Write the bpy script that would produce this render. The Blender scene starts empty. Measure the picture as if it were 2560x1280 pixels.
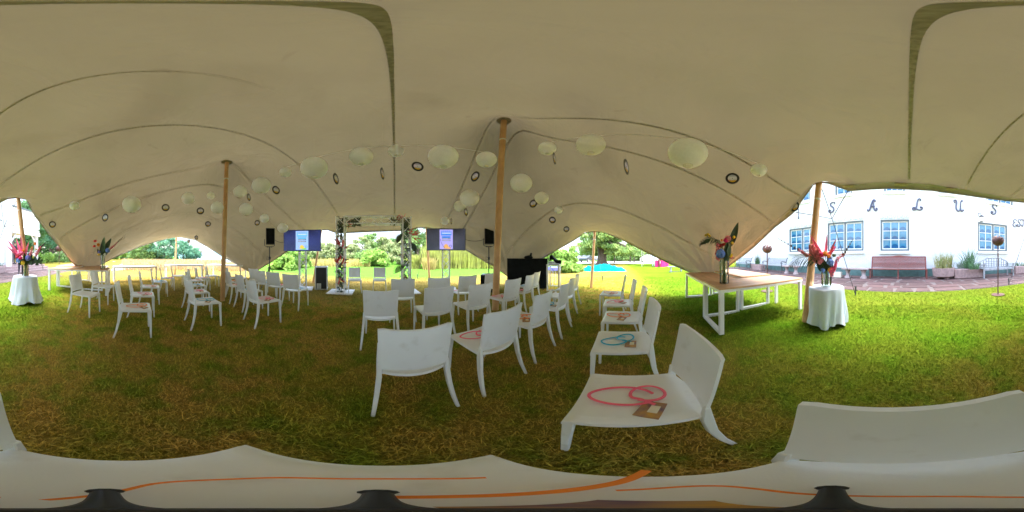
import bpy, bmesh, math, random
import numpy as np
from mathutils import Vector, Matrix
random.seed(7)
rng = np.random.default_rng(11)
sc = bpy.context.scene
sc.render.engine = 'CYCLES'
COL = sc.collection
PI = math.pi
R = math.radians
H = 1.25                                   # eye height of the 360 camera

# ------------------------------------------------------------------ camera
cam_d = bpy.data.cameras.new('camera')
cam = bpy.data.objects.new('camera', cam_d)
COL.objects.link(cam)
cam.location = (0, 0, H)
cam.rotation_euler = (R(90), 0, 0)
cam_d.type = 'PANO'
try:
    cam_d.cycles.panorama_type = 'EQUIRECTANGULAR'
except Exception:
    pass
try:
    cam_d.panorama_type = 'EQUIRECTANGULAR'
except Exception:
    pass
cam_d.clip_start = 0.02
cam_d.clip_end = 3000
sc.camera = cam

# ------------------------------------------------------------------ light
SUN_AZ, SUN_EL = 150, 68
W = bpy.data.worlds.new('World')
sc.world = W
W.use_nodes = True
nt = W.node_tree
bg = nt.nodes['Background']
sky = nt.nodes.new('ShaderNodeTexSky')
sky.sky_type = 'NISHITA'
sky.sun_disc = False
sky.sun_elevation = R(SUN_EL)
sky.sun_rotation = R(SUN_AZ)
sky.air_density = 1.0
sky.dust_density = 4.0
sky.ozone_density = 1.0
hs = nt.nodes.new('ShaderNodeHueSaturation')      # overcast: a whiter sky
hs.inputs['Saturation'].default_value = 0.78
nt.links.new(sky.outputs[0], hs.inputs['Color'])
nt.links.new(hs.outputs[0], bg.inputs['Color'])
bg.inputs['Strength'].default_value = 0.15
sl = bpy.data.lights.new('sun', 'SUN')
sl.energy = 0.5
sl.angle = R(20)
sl.color = (1.0, 0.95, 0.87)
so = bpy.data.objects.new('sun', sl)
COL.objects.link(so)
so.location = (-20, -10, 30)
_d = Vector((math.sin(R(SUN_AZ)) * math.cos(R(SUN_EL)), math.cos(R(SUN_AZ)) * math.cos(R(SUN_EL)), math.sin(R(SUN_EL))))
so.rotation_euler = _d.to_track_quat('Z', 'Y').to_euler()
sc.view_settings.view_transform = 'Standard'
sc.view_settings.look = 'None'
sc.view_settings.gamma = 1
sc.view_settings.use_curve_mapping = False
sc.view_settings.exposure = 3.85
cy = sc.cycles
cy.use_denoising = True
try:
    cy.denoiser = 'OPENIMAGEDENOISE'
except Exception:
    pass
cy.sample_clamp_direct = 0.13
cy.max_bounces = 8
cy.diffuse_bounces = 5
cy.transparent_max_bounces = 12
cy.caustics_reflective = False
cy.caustics_refractive = False

# ------------------------------------------------------------------ geometry of the place
AX = R(-41)                                # the way the chairs face; the house wall is square to it
U = np.array([math.sin(AX), math.cos(AX)])
Vv = np.array([math.cos(AX), -math.sin(AX)])
def uv2xy(u, v):
    p = u * U + v * Vv
    return float(p[0]), float(p[1])
def gz(x, y):                              # lawn: flat, with a gentle rise towards the house
    u = x * U[0] + y * U[1]
    t = np.clip((-u - 0.8) / 2.8, 0, 1)
    return 0.13 * t * t * (3 - 2 * t) + 0.02 * np.clip((-u - 3.6) / 4, 0, 1)
def az(px): return (px - 1280) / 2560 * 2 * PI
def el(py): return (640 - py) / 1280 * PI
def P(px, py, d):                          # point at plan distance d
    a, e = az(px), el(py)
    return Vector((d * math.sin(a), d * math.cos(a), H + d * math.tan(e)))
def D2(px, d):
    a = az(px)
    return d * math.sin(a), d * math.cos(a)
def G(px, py, h=0.0):                      # point where that line of sight meets ground + h
    a, e = az(px), el(py)
    d = (H - h) / math.tan(-e)
    for _ in range(12):
        x, y = d * math.sin(a), d * math.cos(a)
        d = (H - h - float(gz(x, y))) / math.tan(-e)
    x, y = d * math.sin(a), d * math.cos(a)
    return Vector((x, y, float(gz(x, y)) + h))

# ------------------------------------------------------------------ materials
def lnk(nt, a, b): nt.links.new(a, b)
def M(name, col, rough=0.6, metal=0.0, var=0.12, scale=6.0, bump=0.0, bscale=40.0, spec=0.5, col2=None, coat=0.0, trans=0.0):
    m = bpy.data.materials.new(name)
    m.use_nodes = True
    nt = m.node_tree
    b = nt.nodes['Principled BSDF']
    b.inputs['Roughness'].default_value = rough
    b.inputs['Metallic'].default_value = metal
    b.inputs['Specular IOR Level'].default_value = spec
    if coat:
        b.inputs['Coat Weight'].default_value = coat
    tc = nt.nodes.new('ShaderNodeTexCoord')
    n = nt.nodes.new('ShaderNodeTexNoise')
    n.inputs['Scale'].default_value = scale
    n.inputs['Detail'].default_value = 5
    lnk(nt, tc.outputs['Object'], n.inputs['Vector'])
    mx = nt.nodes.new('ShaderNodeMix')
    mx.data_type = 'RGBA'
    c2 = col2 if col2 else tuple(max(0, c * (1 - var)) for c in col)
    c1 = col if col2 else tuple(min(1, c * (1 + var)) for c in col)
    mx.inputs['A'].default_value = (*c1, 1)
    mx.inputs['B'].default_value = (*c2, 1)
    mr = nt.nodes.new('ShaderNodeMapRange')
    mr.inputs['From Min'].default_value = 0.32
    mr.inputs['From Max'].default_value = 0.68
    lnk(nt, n.outputs['Fac'], mr.inputs['Value'])
    lnk(nt, mr.outputs['Result'], mx.inputs['Factor'])
    lnk(nt, mx.outputs['Result'], b.inputs['Base Color'])
    if bump:
        n2 = nt.nodes.new('ShaderNodeTexNoise')
        n2.inputs['Scale'].default_value = bscale
        n2.inputs['Detail'].default_value = 4
        lnk(nt, tc.outputs['Object'], n2.inputs['Vector'])
        bp = nt.nodes.new('ShaderNodeBump')
        bp.inputs['Strength'].default_value = bump
        bp.inputs['Distance'].default_value = 0.02
        lnk(nt, n2.outputs['Fac'], bp.inputs['Height'])
        lnk(nt, bp.outputs['Normal'], b.inputs['Normal'])
    if trans:                              # thin sheet that lets light through
        out = nt.nodes['Material Output']
        tr = nt.nodes.new('ShaderNodeBsdfTranslucent')
        lnk(nt, mx.outputs['Result'], tr.inputs['Color'])
        ms = nt.nodes.new('ShaderNodeMixShader')
        ms.inputs['Fac'].default_value = trans
        lnk(nt, b.outputs[0], ms.inputs[1])
        lnk(nt, tr.outputs[0], ms.inputs[2])
        lnk(nt, ms.outputs[0], out.inputs['Surface'])
    return m

MAT = {}
MAT['canvas'] = M('canvas', (0.275, 0.232, 0.140), 0.85, var=0.0, scale=1.1, col2=(0.253, 0.212, 0.127), bump=0.12, bscale=60, spec=0.2, trans=0.055)
MAT['hem'] = M('hem', (0.36, 0.325, 0.27), 0.85, spec=0.2)
MAT['seam'] = M('seam', (0.33, 0.295, 0.235), 0.85, spec=0.1, var=0.25, scale=30, trans=0.035)
MAT['seamfine'] = M('seamfine', (0.33, 0.285, 0.185), 0.85, spec=0.1, var=0.25, scale=20, trans=0.045)
MAT['pole'] = M('pole', (0.66, 0.40, 0.19), 0.55, col2=(0.48, 0.26, 0.10), scale=3.0, bump=0.15, bscale=25)
MAT['chair'] = M('chair', (0.82, 0.85, 0.88), 0.28, var=0.03, scale=3, bump=0.05, bscale=180)
MAT['whitemetal'] = M('whitemetal', (0.80, 0.81, 0.82), 0.35, var=0.03)
MAT['wood'] = M('wood', (0.40, 0.21, 0.095), 0.5, col2=(0.28, 0.135, 0.055), scale=5, bump=0.1)
MAT['cloth'] = M('cloth', (0.70, 0.78, 0.93), 0.9, var=0.03, bump=0.15, bscale=9, spec=0.2)
MAT['black'] = M('black', (0.012, 0.013, 0.014), 0.5, var=0.2)
MAT['blackcloth'] = M('blackcloth', (0.008, 0.009, 0.010), 0.95, var=0.3, spec=0.15, bump=0.2, bscale=12)
MAT['steel'] = M('steel', (0.88, 0.89, 0.91), 0.38, metal=0.15, var=0.06)
MAT['alu'] = M('alu', (0.72, 0.73, 0.74), 0.4, metal=0.7, var=0.08)
MAT['rust'] = M('rust', (0.11, 0.05, 0.04), 0.6, col2=(0.05, 0.022, 0.022), scale=25, metal=0.4)
MAT['rope'] = M('rope', (0.03, 0.03, 0.035), 0.8)
MAT['thread'] = M('thread', (0.75, 0.72, 0.62), 0.8)
MAT['paper'] = M('paper', (0.95, 0.95, 0.93), 0.9, var=0.03, scale=14, spec=0.15, trans=0.25)
MAT['vinyl'] = M('vinyl', (0.010, 0.010, 0.011), 0.35, var=0.2)
for nm, c in (('pink', (0.98, 0.16, 0.27)), ('orange', (0.95, 0.26, 0.03)), ('blue', (0.02, 0.45, 0.72))):
    MAT[nm] = M('lanyard_' + nm, c, 0.55, var=0.1)
MAT['card'] = M('card', (0.09, 0.06, 0.17), 0.5, col2=(0.60, 0.33, 0.05), scale=17)
MAT['cardpaper'] = M('cardpaper', (0.8, 0.75, 0.62), 0.6)
MAT['leafdark'] = M('leafdark', (0.025, 0.055, 0.022), 0.4, var=0.35, scale=12)
MAT['leafmid'] = M('leafmid', (0.06, 0.13, 0.04), 0.5, var=0.35, scale=14)
MAT['leafgrey'] = M('leafgrey', (0.16, 0.22, 0.15), 0.6, var=0.2)
MAT['stem'] = M('stem', (0.12, 0.17, 0.05), 0.5, var=0.3)
MAT['twig'] = M('twig', (0.06, 0.045, 0.03), 0.7, var=0.3)
MAT['hotpink'] = M('hotpink', (0.95, 0.16, 0.32), 0.5, var=0.2, scale=10)
MAT['palepink'] = M('palepink', (0.72, 0.20, 0.24), 0.55, var=0.3, scale=18)
MAT['red'] = M('red', (0.62, 0.015, 0.02), 0.5, var=0.3, scale=20)
MAT['hydrangea'] = M('hydrangea', (0.07, 0.22, 0.68), 0.6, col2=(0.22, 0.30, 0.70), scale=30)
MAT['violet'] = M('violet', (0.16, 0.17, 0.52), 0.6, var=0.3, scale=20)
MAT['yellow'] = M('yellow', (0.82, 0.52, 0.02), 0.6, var=0.25, scale=25)
MAT['orangeflower'] = M('orangeflower', (0.80, 0.24, 0.02), 0.6, var=0.3, scale=25)
MAT['whiteflower'] = M('whiteflower', (0.8, 0.8, 0.7), 0.6)
MAT['bark'] = M('bark', (0.075, 0.055, 0.040), 0.9, var=0.4, scale=8, bump=0.5, bscale=10)
MAT['stone'] = M('stone', (0.30, 0.24, 0.225), 0.85, var=0.2, scale=9, bump=0.4, bscale=22)
MAT['pinkstone'] = M('pinkstone', (0.27, 0.185, 0.17), 0.85, var=0.2, scale=9, bump=0.4, bscale=22)
MAT['redwood'] = M('redwood', (0.150, 0.035, 0.026), 0.6, var=0.2, scale=9)
MAT['greywood'] = M('greywood', (0.24, 0.25, 0.26), 0.75, var=0.2, scale=9)
MAT['iron'] = M('iron', (0.045, 0.048, 0.055), 0.5, metal=0.3)
MAT['slate'] = M('slate', (0.062, 0.080, 0.088), 0.5, var=0.1)
MAT['letterpaint'] = M('letterpaint', (0.055, 0.060, 0.105), 0.5, var=0.15)
MAT['scroll'] = M('scroll', (0.40, 0.47, 0.48), 0.6)
MAT['whitepaint'] = M('whitepaint', (0.80, 0.81, 0.80), 0.55, var=0.04)
MAT['plinth'] = M('plinth', (0.060, 0.12, 0.11), 0.7, var=0.2, scale=5)
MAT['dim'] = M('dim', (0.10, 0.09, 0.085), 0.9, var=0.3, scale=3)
MAT['tarp'] = M('tarp', (0.0, 0.17, 0.19), 0.8, var=0.2, bump=0.5, bscale=7, spec=0.05)
MAT['reed'] = M('reed', (0.22, 0.25, 0.05), 0.7, var=0.5, scale=1.5, trans=0.25)
MAT['reedstraw'] = M('reedstraw', (0.40, 0.27, 0.13), 0.8, var=0.35, scale=0.8, trans=0.2)
MAT['potgrass'] = M('potgrass', (0.15, 0.20, 0.05), 0.7, col2=(0.28, 0.24, 0.09), scale=9)
MAT['potgreen'] = M('potgreen', (0.06, 0.14, 0.05), 0.7, var=0.3)
MAT['reedyellow'] = M('reedyellow', (0.33, 0.28, 0.085), 0.8, var=0.35, scale=0.8, trans=0.2)
MAT['roof'] = M('roof', (0.16, 0.06, 0.04), 0.8, var=0.2)
MAT['carpaint'] = M('carpaint', (0.16, 0.18, 0.21), 0.25, var=0.05, coat=0.6)
MAT['carwhite'] = M('carwhite', (0.75, 0.76, 0.78), 0.25, var=0.03, coat=0.6)
MAT['cardark'] = M('cardark', (0.03, 0.035, 0.045), 0.25, var=0.05, coat=0.6)
MAT['glassdark'] = M('glassdark', (0.02, 0.025, 0.03), 0.08, var=0.1, spec=0.8)
MAT['tyre'] = M('tyre', (0.012, 0.012, 0.012), 0.8)
MAT['skin'] = M('skin', (0.42, 0.24, 0.17), 0.55)
MAT['hair'] = M('hair', (0.03, 0.02, 0.013), 0.7)
MAT['shirtwhite'] = M('shirtwhite', (0.62, 0.68, 0.74), 0.85)
MAT['shirtdark'] = M('shirtdark', (0.02, 0.02, 0.028), 0.85)
MAT['trousers'] = M('trousers', (0.015, 0.017, 0.024), 0.85)
MAT['jeans'] = M('jeans', (0.30, 0.37, 0.42), 0.85)
MAT['maroon'] = M('maroon', (0.16, 0.03, 0.05), 0.85)
MAT['magenta'] = M('magenta', (0.72, 0.02, 0.18), 0.8, var=0.1)
MAT['gravel'] = M('gravel', (0.42, 0.40, 0.37), 0.95, var=0.15, scale=6, bump=0.3)
MAT['water'] = M('water', (0.10, 0.16, 0.18), 0.06, var=0.05, spec=0.9)
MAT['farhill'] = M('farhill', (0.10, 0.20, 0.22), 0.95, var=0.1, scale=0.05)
MAT['mortar'] = M('mortar', (0.12, 0.095, 0.085), 0.95, var=0.2, bump=0.3)

def foliage(name, c1, c2, trans=0.3):
    m = M(name, c1, 0.6, col2=c2, scale=0.9, spec=0.25, trans=trans)
    return m
MAT['f_dark'] = foliage('f_dark', (0.057, 0.142, 0.057), (0.114, 0.228, 0.076))
MAT['f_blue'] = foliage('f_blue', (0.070, 0.190, 0.120), (0.140, 0.300, 0.160))
MAT['f_mid'] = foliage('f_mid', (0.090, 0.180, 0.049), (0.172, 0.271, 0.074))
MAT['f_light'] = foliage('f_light', (0.133, 0.249, 0.047), (0.234, 0.358, 0.070))
MAT['f_olive'] = foliage('f_olive', (0.150, 0.200, 0.080), (0.260, 0.300, 0.130))
MAT['f_cedar'] = foliage('f_cedar', (0.105, 0.200, 0.059), (0.263, 0.357, 0.095))

def glass_mat():                           # thin clear glass
    m = bpy.data.materials.new('vaseglass')
    m.use_nodes = True
    nt = m.node_tree
    nt.nodes.remove(nt.nodes['Principled BSDF'])
    tr = nt.nodes.new('ShaderNodeBsdfTransparent')
    tr.inputs['Color'].default_value = (0.90, 0.95, 0.92, 1)
    gl = nt.nodes.new('ShaderNodeBsdfGlossy')
    gl.inputs['Roughness'].default_value = 0.04
    lw = nt.nodes.new('ShaderNodeLayerWeight')
    lw.inputs['Blend'].default_value = 0.28
    ms = nt.nodes.new('ShaderNodeMixShader')
    lnk(nt, lw.outputs['Fresnel'], ms.inputs['Fac'])
    lnk(nt, tr.outputs[0], ms.inputs[1])
    lnk(nt, gl.outputs[0], ms.inputs[2])
    lnk(nt, ms.outputs[0], nt.nodes['Material Output'].inputs['Surface'])
    return m
MAT['vaseglass'] = glass_mat()

def canvas_wear():
    m = MAT['canvas']
    nt = m.node_tree
    b = nt.nodes['Principled BSDF']
    tr = [n for n in nt.nodes if n.type == 'BSDF_TRANSLUCENT'][0]
    src = b.inputs['Base Color'].links[0].from_socket
    tc = nt.nodes.new('ShaderNodeTexCoord')
    def nz(scale, det, dist=0.0):
        n = nt.nodes.new('ShaderNodeTexNoise')
        n.inputs['Scale'].default_value = scale
        n.inputs['Detail'].default_value = det
        n.inputs['Distortion'].default_value = dist
        lnk(nt, tc.outputs['Object'], n.inputs['Vector'])
        return n.outputs['Fac']
    def ramp(v, lo, hi, to):
        r = nt.nodes.new('ShaderNodeMapRange')
        r.inputs['From Min'].default_value = lo
        r.inputs['From Max'].default_value = hi
        r.inputs['To Max'].default_value = to
        lnk(nt, v, r.inputs['Value'])
        return r.outputs['Result']
    col = src
    for v, c in ((ramp(nz(.55, 5, .6), .56, .74, .55), (.185, .148, .085)), (ramp(nz(1.7, 6, 1.2), .66, .80, .6), (.165, .120, .070)), (ramp(nz(.8, 3), .54, .75, .5), (.225, .205, .115))):
        x = nt.nodes.new('ShaderNodeMix')
        x.data_type = 'RGBA'
        lnk(nt, v, x.inputs['Factor'])
        lnk(nt, col, x.inputs['A'])
        x.inputs['B'].default_value = (*c, 1)
        col = x.outputs['Result']
    lnk(nt, col, b.inputs['Base Color'])
    lnk(nt, col, tr.inputs['Color'])
    old = b.inputs['Normal'].links[0].from_socket
    bp = nt.nodes.new('ShaderNodeBump')
    bp.inputs['Strength'].default_value = 0.9
    bp.inputs['Distance'].default_value = 0.10
    lnk(nt, nz(1.1, 3, 1.5), bp.inputs['Height'])
    lnk(nt, old, bp.inputs['Normal'])
    lnk(nt, bp.outputs['Normal'], b.inputs['Normal'])
canvas_wear()
def chair_wear():
    m = MAT['chair']
    nt = m.node_tree
    b = nt.nodes['Principled BSDF']
    src = b.inputs['Base Color'].links[0].from_socket
    oi = nt.nodes.new('ShaderNodeObjectInfo')
    h = nt.nodes.new('ShaderNodeHueSaturation')
    r = nt.nodes.new('ShaderNodeMapRange')
    r.inputs['To Min'].default_value = 0.93
    r.inputs['To Max'].default_value = 1.03
    lnk(nt, oi.outputs['Random'], r.inputs['Value'])
    lnk(nt, r.outputs['Result'], h.inputs['Value'])
    lnk(nt, src, h.inputs['Color'])
    geo = nt.nodes.new('ShaderNodeNewGeometry')
    n = nt.nodes.new('ShaderNodeTexNoise')
    n.inputs['Scale'].default_value = 9
    n.inputs['Detail'].default_value = 6
    lnk(nt, geo.outputs['Position'], n.inputs['Vector'])
    sp = nt.nodes.new('ShaderNodeSeparateXYZ')
    lnk(nt, geo.outputs['Position'], sp.inputs[0])
    low = nt.nodes.new('ShaderNodeMapRange')     # mud on the feet
    low.inputs['From Min'].default_value = 0.16
    low.inputs['From Max'].default_value = 0.0
    lnk(nt, sp.outputs['Z'], low.inputs['Value'])
    scf = nt.nodes.new('ShaderNodeMapRange')     # scuffs
    scf.inputs['From Min'].default_value = 0.60
    scf.inputs['From Max'].default_value = 0.78
    scf.inputs['To Max'].default_value = 0.30
    lnk(nt, n.outputs['Fac'], scf.inputs['Value'])
    ad = nt.nodes.new('ShaderNodeMath'); ad.operation = 'MULTIPLY_ADD'
    lnk(nt, low.outputs['Result'], ad.inputs[0])
    lnk(nt, n.outputs['Fac'], ad.inputs[1])
    lnk(nt, scf.outputs['Result'], ad.inputs[2])
    x = nt.nodes.new('ShaderNodeMix')
    x.data_type = 'RGBA'
    lnk(nt, ad.outputs[0], x.inputs['Factor'])
    lnk(nt, h.outputs[0], x.inputs['A'])
    x.inputs['B'].default_value = (.42, .39, .32, 1)
    lnk(nt, x.outputs['Result'], b.inputs['Base Color'])
chair_wear()
def lawn_mat(name, blade=False):
    m = bpy.data.materials.new(name)
    m.use_nodes = True
    nt = m.node_tree
    b = nt.nodes['Principled BSDF']
    b.inputs['Roughness'].default_value = 0.9
    b.inputs['Specular IOR Level'].default_value = 0.0
    geo = nt.nodes.new('ShaderNodeNewGeometry')
    def noise(scale, det=5, rough=0.6):
        n = nt.nodes.new('ShaderNodeTexNoise')
        n.inputs['Scale'].default_value = scale
        n.inputs['Detail'].default_value = det
        n.inputs['Roughness'].default_value = rough
        lnk(nt, geo.outputs['Position'], n.inputs['Vector'])
        return n.outputs['Fac']
    def dotr(vec, lo, hi):
        d = nt.nodes.new('ShaderNodeVectorMath')
        d.operation = 'DOT_PRODUCT'
        lnk(nt, geo.outputs['Position'], d.inputs[0])
        d.inputs[1].default_value = (*vec, 0)
        r = nt.nodes.new('ShaderNodeMapRange')
        r.interpolation_type = 'SMOOTHSTEP'
        r.inputs['From Min'].default_value = lo
        r.inputs['From Max'].default_value = hi
        lnk(nt, d.outputs['Value'], r.inputs['Value'])
        return r.outputs['Result']
    def rng_(v, lo, hi):
        r = nt.nodes.new('ShaderNodeMapRange')
        r.inputs['From Min'].default_value = lo
        r.inputs['From Max'].default_value = hi
        lnk(nt, v, r.inputs['Value'])
        return r.outputs['Result']
    def mix(f, a, c):
        x = nt.nodes.new('ShaderNodeMix')
        x.data_type = 'RGBA'
        if isinstance(f, float): x.inputs['Factor'].default_value = f
        else: lnk(nt, f, x.inputs['Factor'])
        for k, v in (('A', a), ('B', c)):
            if isinstance(v, tuple): x.inputs[k].default_value = (*v, 1)
            else: lnk(nt, v, x.inputs[k])
        return x.outputs['Result']
    def mul(a, c):
        x = nt.nodes.new('ShaderNodeMath')
        x.operation = 'MULTIPLY'
        lnk(nt, a, x.inputs[0])
        if isinstance(c, float): x.inputs[1].default_value = c
        else: lnk(nt, c, x.inputs[1])
        return x.outputs[0]
    k = 1.2 if blade else 0.95
    def c(r, g, bb): return (r * k, g * k, bb * k)
    patch = rng_(noise(1.3), 0.40, 0.62)
    dry = mix(patch, c(.370, .245, .058), c(.275, .250, .036))       # brown thatch / olive
    dry = mix(mul(rng_(noise(3.2, 6), 0.46, 0.62), 0.8), dry, c(.140, .205, .020))
    green = mix(rng_(noise(0.9), 0.35, 0.65), c(.050, .138, .006), c(.084, .140, .010))
    east = dotr((0.80, -0.60), 0.1, 1.9)                             # lusher lawn on the side of the long tables
    base = mix(mul(east, 0.9), dry, green)
    straw = mix(rng_(noise(0.6), 0.35, 0.65), c(.260, .180, .060), c(.195, .165, .042))
    front = dotr((U[0], U[1]), 3.2, 5.5)
    left = dotr((-1.0, -0.25), 3.0, 6.5)
    base = mix(mul(front, 0.85), base, straw)
    base = mix(mul(left, 0.85), base, straw)
    back = dotr((-U[0], -U[1]), 2.6, 4.5)
    base = mix(mul(back, 0.45), base, c(.135, .150, .020))
    farg = dotr((U[0], U[1]), 7.5, 10.0)
    base = mix(mul(farg, 0.92), base, c(.060, .185, .025))
    fine = rng_(noise(55 if blade else 38, 4, 0.7), 0.30, 0.75)
    dark = nt.nodes.new('ShaderNodeMix')
    dark.data_type = 'RGBA'
    dark.blend_type = 'MULTIPLY'
    dark.inputs['Factor'].default_value = 0.6
    lnk(nt, base, dark.inputs['A'])
    if blade:
        fine = geo.outputs['Random Per Island']
        cr = mix(fine, (.30, .34, .30), (1.75, 1.62, 1.40))
        dark.inputs['Factor'].default_value = 0.9
    else:
        cr = mix(fine, (.42, .42, .36), (1.28, 1.24, 1.12))
    lnk(nt, cr, dark.inputs['B'])
    lnk(nt, dark.outputs['Result'], b.inputs['Base Color'])
    if not blade:
        bp = nt.nodes.new('ShaderNodeBump')
        bp.inputs['Strength'].default_value = 0.8
        bp.inputs['Distance'].default_value = 0.03
        lnk(nt, noise(45, 5, 0.7), bp.inputs['Height'])
        lnk(nt, bp.outputs['Normal'], b.inputs['Normal'])
    return m
MAT['lawn'] = lawn_mat('lawn')
MAT['blade'] = lawn_mat('blade', True)

def brick_mat():
    m = bpy.data.materials.new('whitebrick')
    m.use_nodes = True
    nt = m.node_tree
    b = nt.nodes['Principled BSDF']
    b.inputs['Roughness'].default_value = 0.7
    tc = nt.nodes.new('ShaderNodeTexCoord')
    mp = nt.nodes.new('ShaderNodeMapping')
    mp.inputs['Rotation'].default_value = (R(90), 0, 0)
    lnk(nt, tc.outputs['Object'], mp.inputs['Vector'])
    br = nt.nodes.new('ShaderNodeTexBrick')
    br.inputs['Scale'].default_value = 1.0
    br.inputs['Brick Width'].default_value = 0.22
    br.inputs['Row Height'].default_value = 0.075
    br.inputs['Mortar Size'].default_value = 0.006
    br.inputs['Color1'].default_value = (0.80, 0.82, 0.82, 1)
    br.inputs['Color2'].default_value = (0.74, 0.78, 0.79, 1)
    br.inputs['Mortar'].default_value = (0.66, 0.70, 0.72, 1)
    lnk(nt, mp.outputs[0], br.inputs['Vector'])
    n = nt.nodes.new('ShaderNodeTexNoise')
    n.inputs['Scale'].default_value = 2.2
    n.inputs['Detail'].default_value = 6
    lnk(nt, tc.outputs['Object'], n.inputs['Vector'])
    mx = nt.nodes.new('ShaderNodeMix')
    mx.data_type = 'RGBA'
    mx.blend_type = 'MULTIPLY'
    mx.inputs['Factor'].default_value = 0.2
    lnk(nt, br.outputs['Color'], mx.inputs['A'])
    lnk(nt, n.outputs['Color'], mx.inputs['B'])
    cc = nt.nodes.new('ShaderNodeMapRange')
    lnk(nt, n.outputs['Fac'], cc.inputs['Value'])
    cc.inputs['To Min'].default_value = 0.75
    cc.inputs['To Max'].default_value = 1.1
    lnk(nt, cc.outputs['Result'], mx.inputs['B'])
    lnk(nt, mx.outputs['Result'], b.inputs['Base Color'])
    bp = nt.nodes.new('ShaderNodeBump')
    bp.inputs['Strength'].default_value = 0.5
    bp.inputs['Distance'].default_value = 0.015
    bp.invert = True
    lnk(nt, br.outputs['Fac'], bp.inputs['Height'])
    bp2 = nt.nodes.new('ShaderNodeBump')
    bp2.inputs['Strength'].default_value = 0.4
    bp2.inputs['Distance'].default_value = 0.03
    n3 = nt.nodes.new('ShaderNodeTexNoise')
    n3.inputs['Scale'].default_value = 6
    lnk(nt, tc.outputs['Object'], n3.inputs['Vector'])
    lnk(nt, n3.outputs['Fac'], bp2.inputs['Height'])
    lnk(nt, bp.outputs['Normal'], bp2.inputs['Normal'])
    lnk(nt, bp2.outputs['Normal'], b.inputs['Normal'])
    return m
MAT['whitebrick'] = brick_mat()

def pane_mat():                            # blue glazing with a swagged net curtain behind it
    m = bpy.data.materials.new('pane')
    m.use_nodes = True
    nt = m.node_tree
    b = nt.nodes['Principled BSDF']
    b.inputs['Roughness'].default_value = 0.06
    tc = nt.nodes.new('ShaderNodeTexCoord')
    oi = nt.nodes.new('ShaderNodeObjectInfo')
    sp = nt.nodes.new('ShaderNodeSeparateXYZ')
    lnk(nt, tc.outputs['Generated'], sp.inputs[0])
    def math_(op, a, c):
        x = nt.nodes.new('ShaderNodeMath')
        x.operation = op
        for i, v in enumerate((a, c)):
            if isinstance(v, (int, float)): x.inputs[i].default_value = v
            else: lnk(nt, v, x.inputs[i])
        return x.outputs[0]
    dx = math_('SUBTRACT', sp.outputs['X'], 0.5)
    sw = math_('MULTIPLY', math_('MULTIPLY', dx, dx), -1.3)
    lim = math_('ADD', sw, math_('ADD', math_('MULTIPLY', oi.outputs['Random'], 0.25), 0.30))
    f = math_('GREATER_THAN', sp.outputs['Z'], lim)
    wv = nt.nodes.new('ShaderNodeTexNoise')
    wv.inputs['Scale'].default_value = 5
    lnk(nt, tc.outputs['Object'], wv.inputs['Vector'])
    up = nt.nodes.new('ShaderNodeMix')
    up.data_type = 'RGBA'
    up.inputs['A'].default_value = (0.020, 0.115, 0.205, 1)
    up.inputs['B'].default_value = (0.060, 0.190, 0.260, 1)
    lnk(nt, wv.outputs['Fac'], up.inputs['Factor'])
    mx = nt.nodes.new('ShaderNodeMix')
    mx.data_type = 'RGBA'
    mx.inputs['A'].default_value = (0.008, 0.062, 0.140, 1)
    lnk(nt, f, mx.inputs['Factor'])
    lnk(nt, up.outputs['Result'], mx.inputs['B'])
    lnk(nt, mx.outputs['Result'], b.inputs['Base Color'])
    return m
MAT['pane'] = pane_mat()

def paving_mat():
    m = M('paving', (0.070, 0.037, 0.034), 0.85, var=0.2, scale=2.5, bump=0.35, bscale=14)
    nt = m.node_tree
    b = nt.nodes['Principled BSDF']
    src = b.inputs['Base Color'].links[0].from_socket
    oi = nt.nodes.new('ShaderNodeObjectInfo')
    h = nt.nodes.new('ShaderNodeHueSaturation')
    r = nt.nodes.new('ShaderNodeMapRange')
    r.inputs['To Min'].default_value = 0.7
    r.inputs['To Max'].default_value = 1.3
    lnk(nt, oi.outputs['Random'], r.inputs['Value'])
    lnk(nt, r.outputs['Result'], h.inputs['Value'])
    lnk(nt, src, h.inputs['Color'])
    lnk(nt, h.outputs[0], b.inputs['Base Color'])
    return m
MAT['paving'] = paving_mat()

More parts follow.
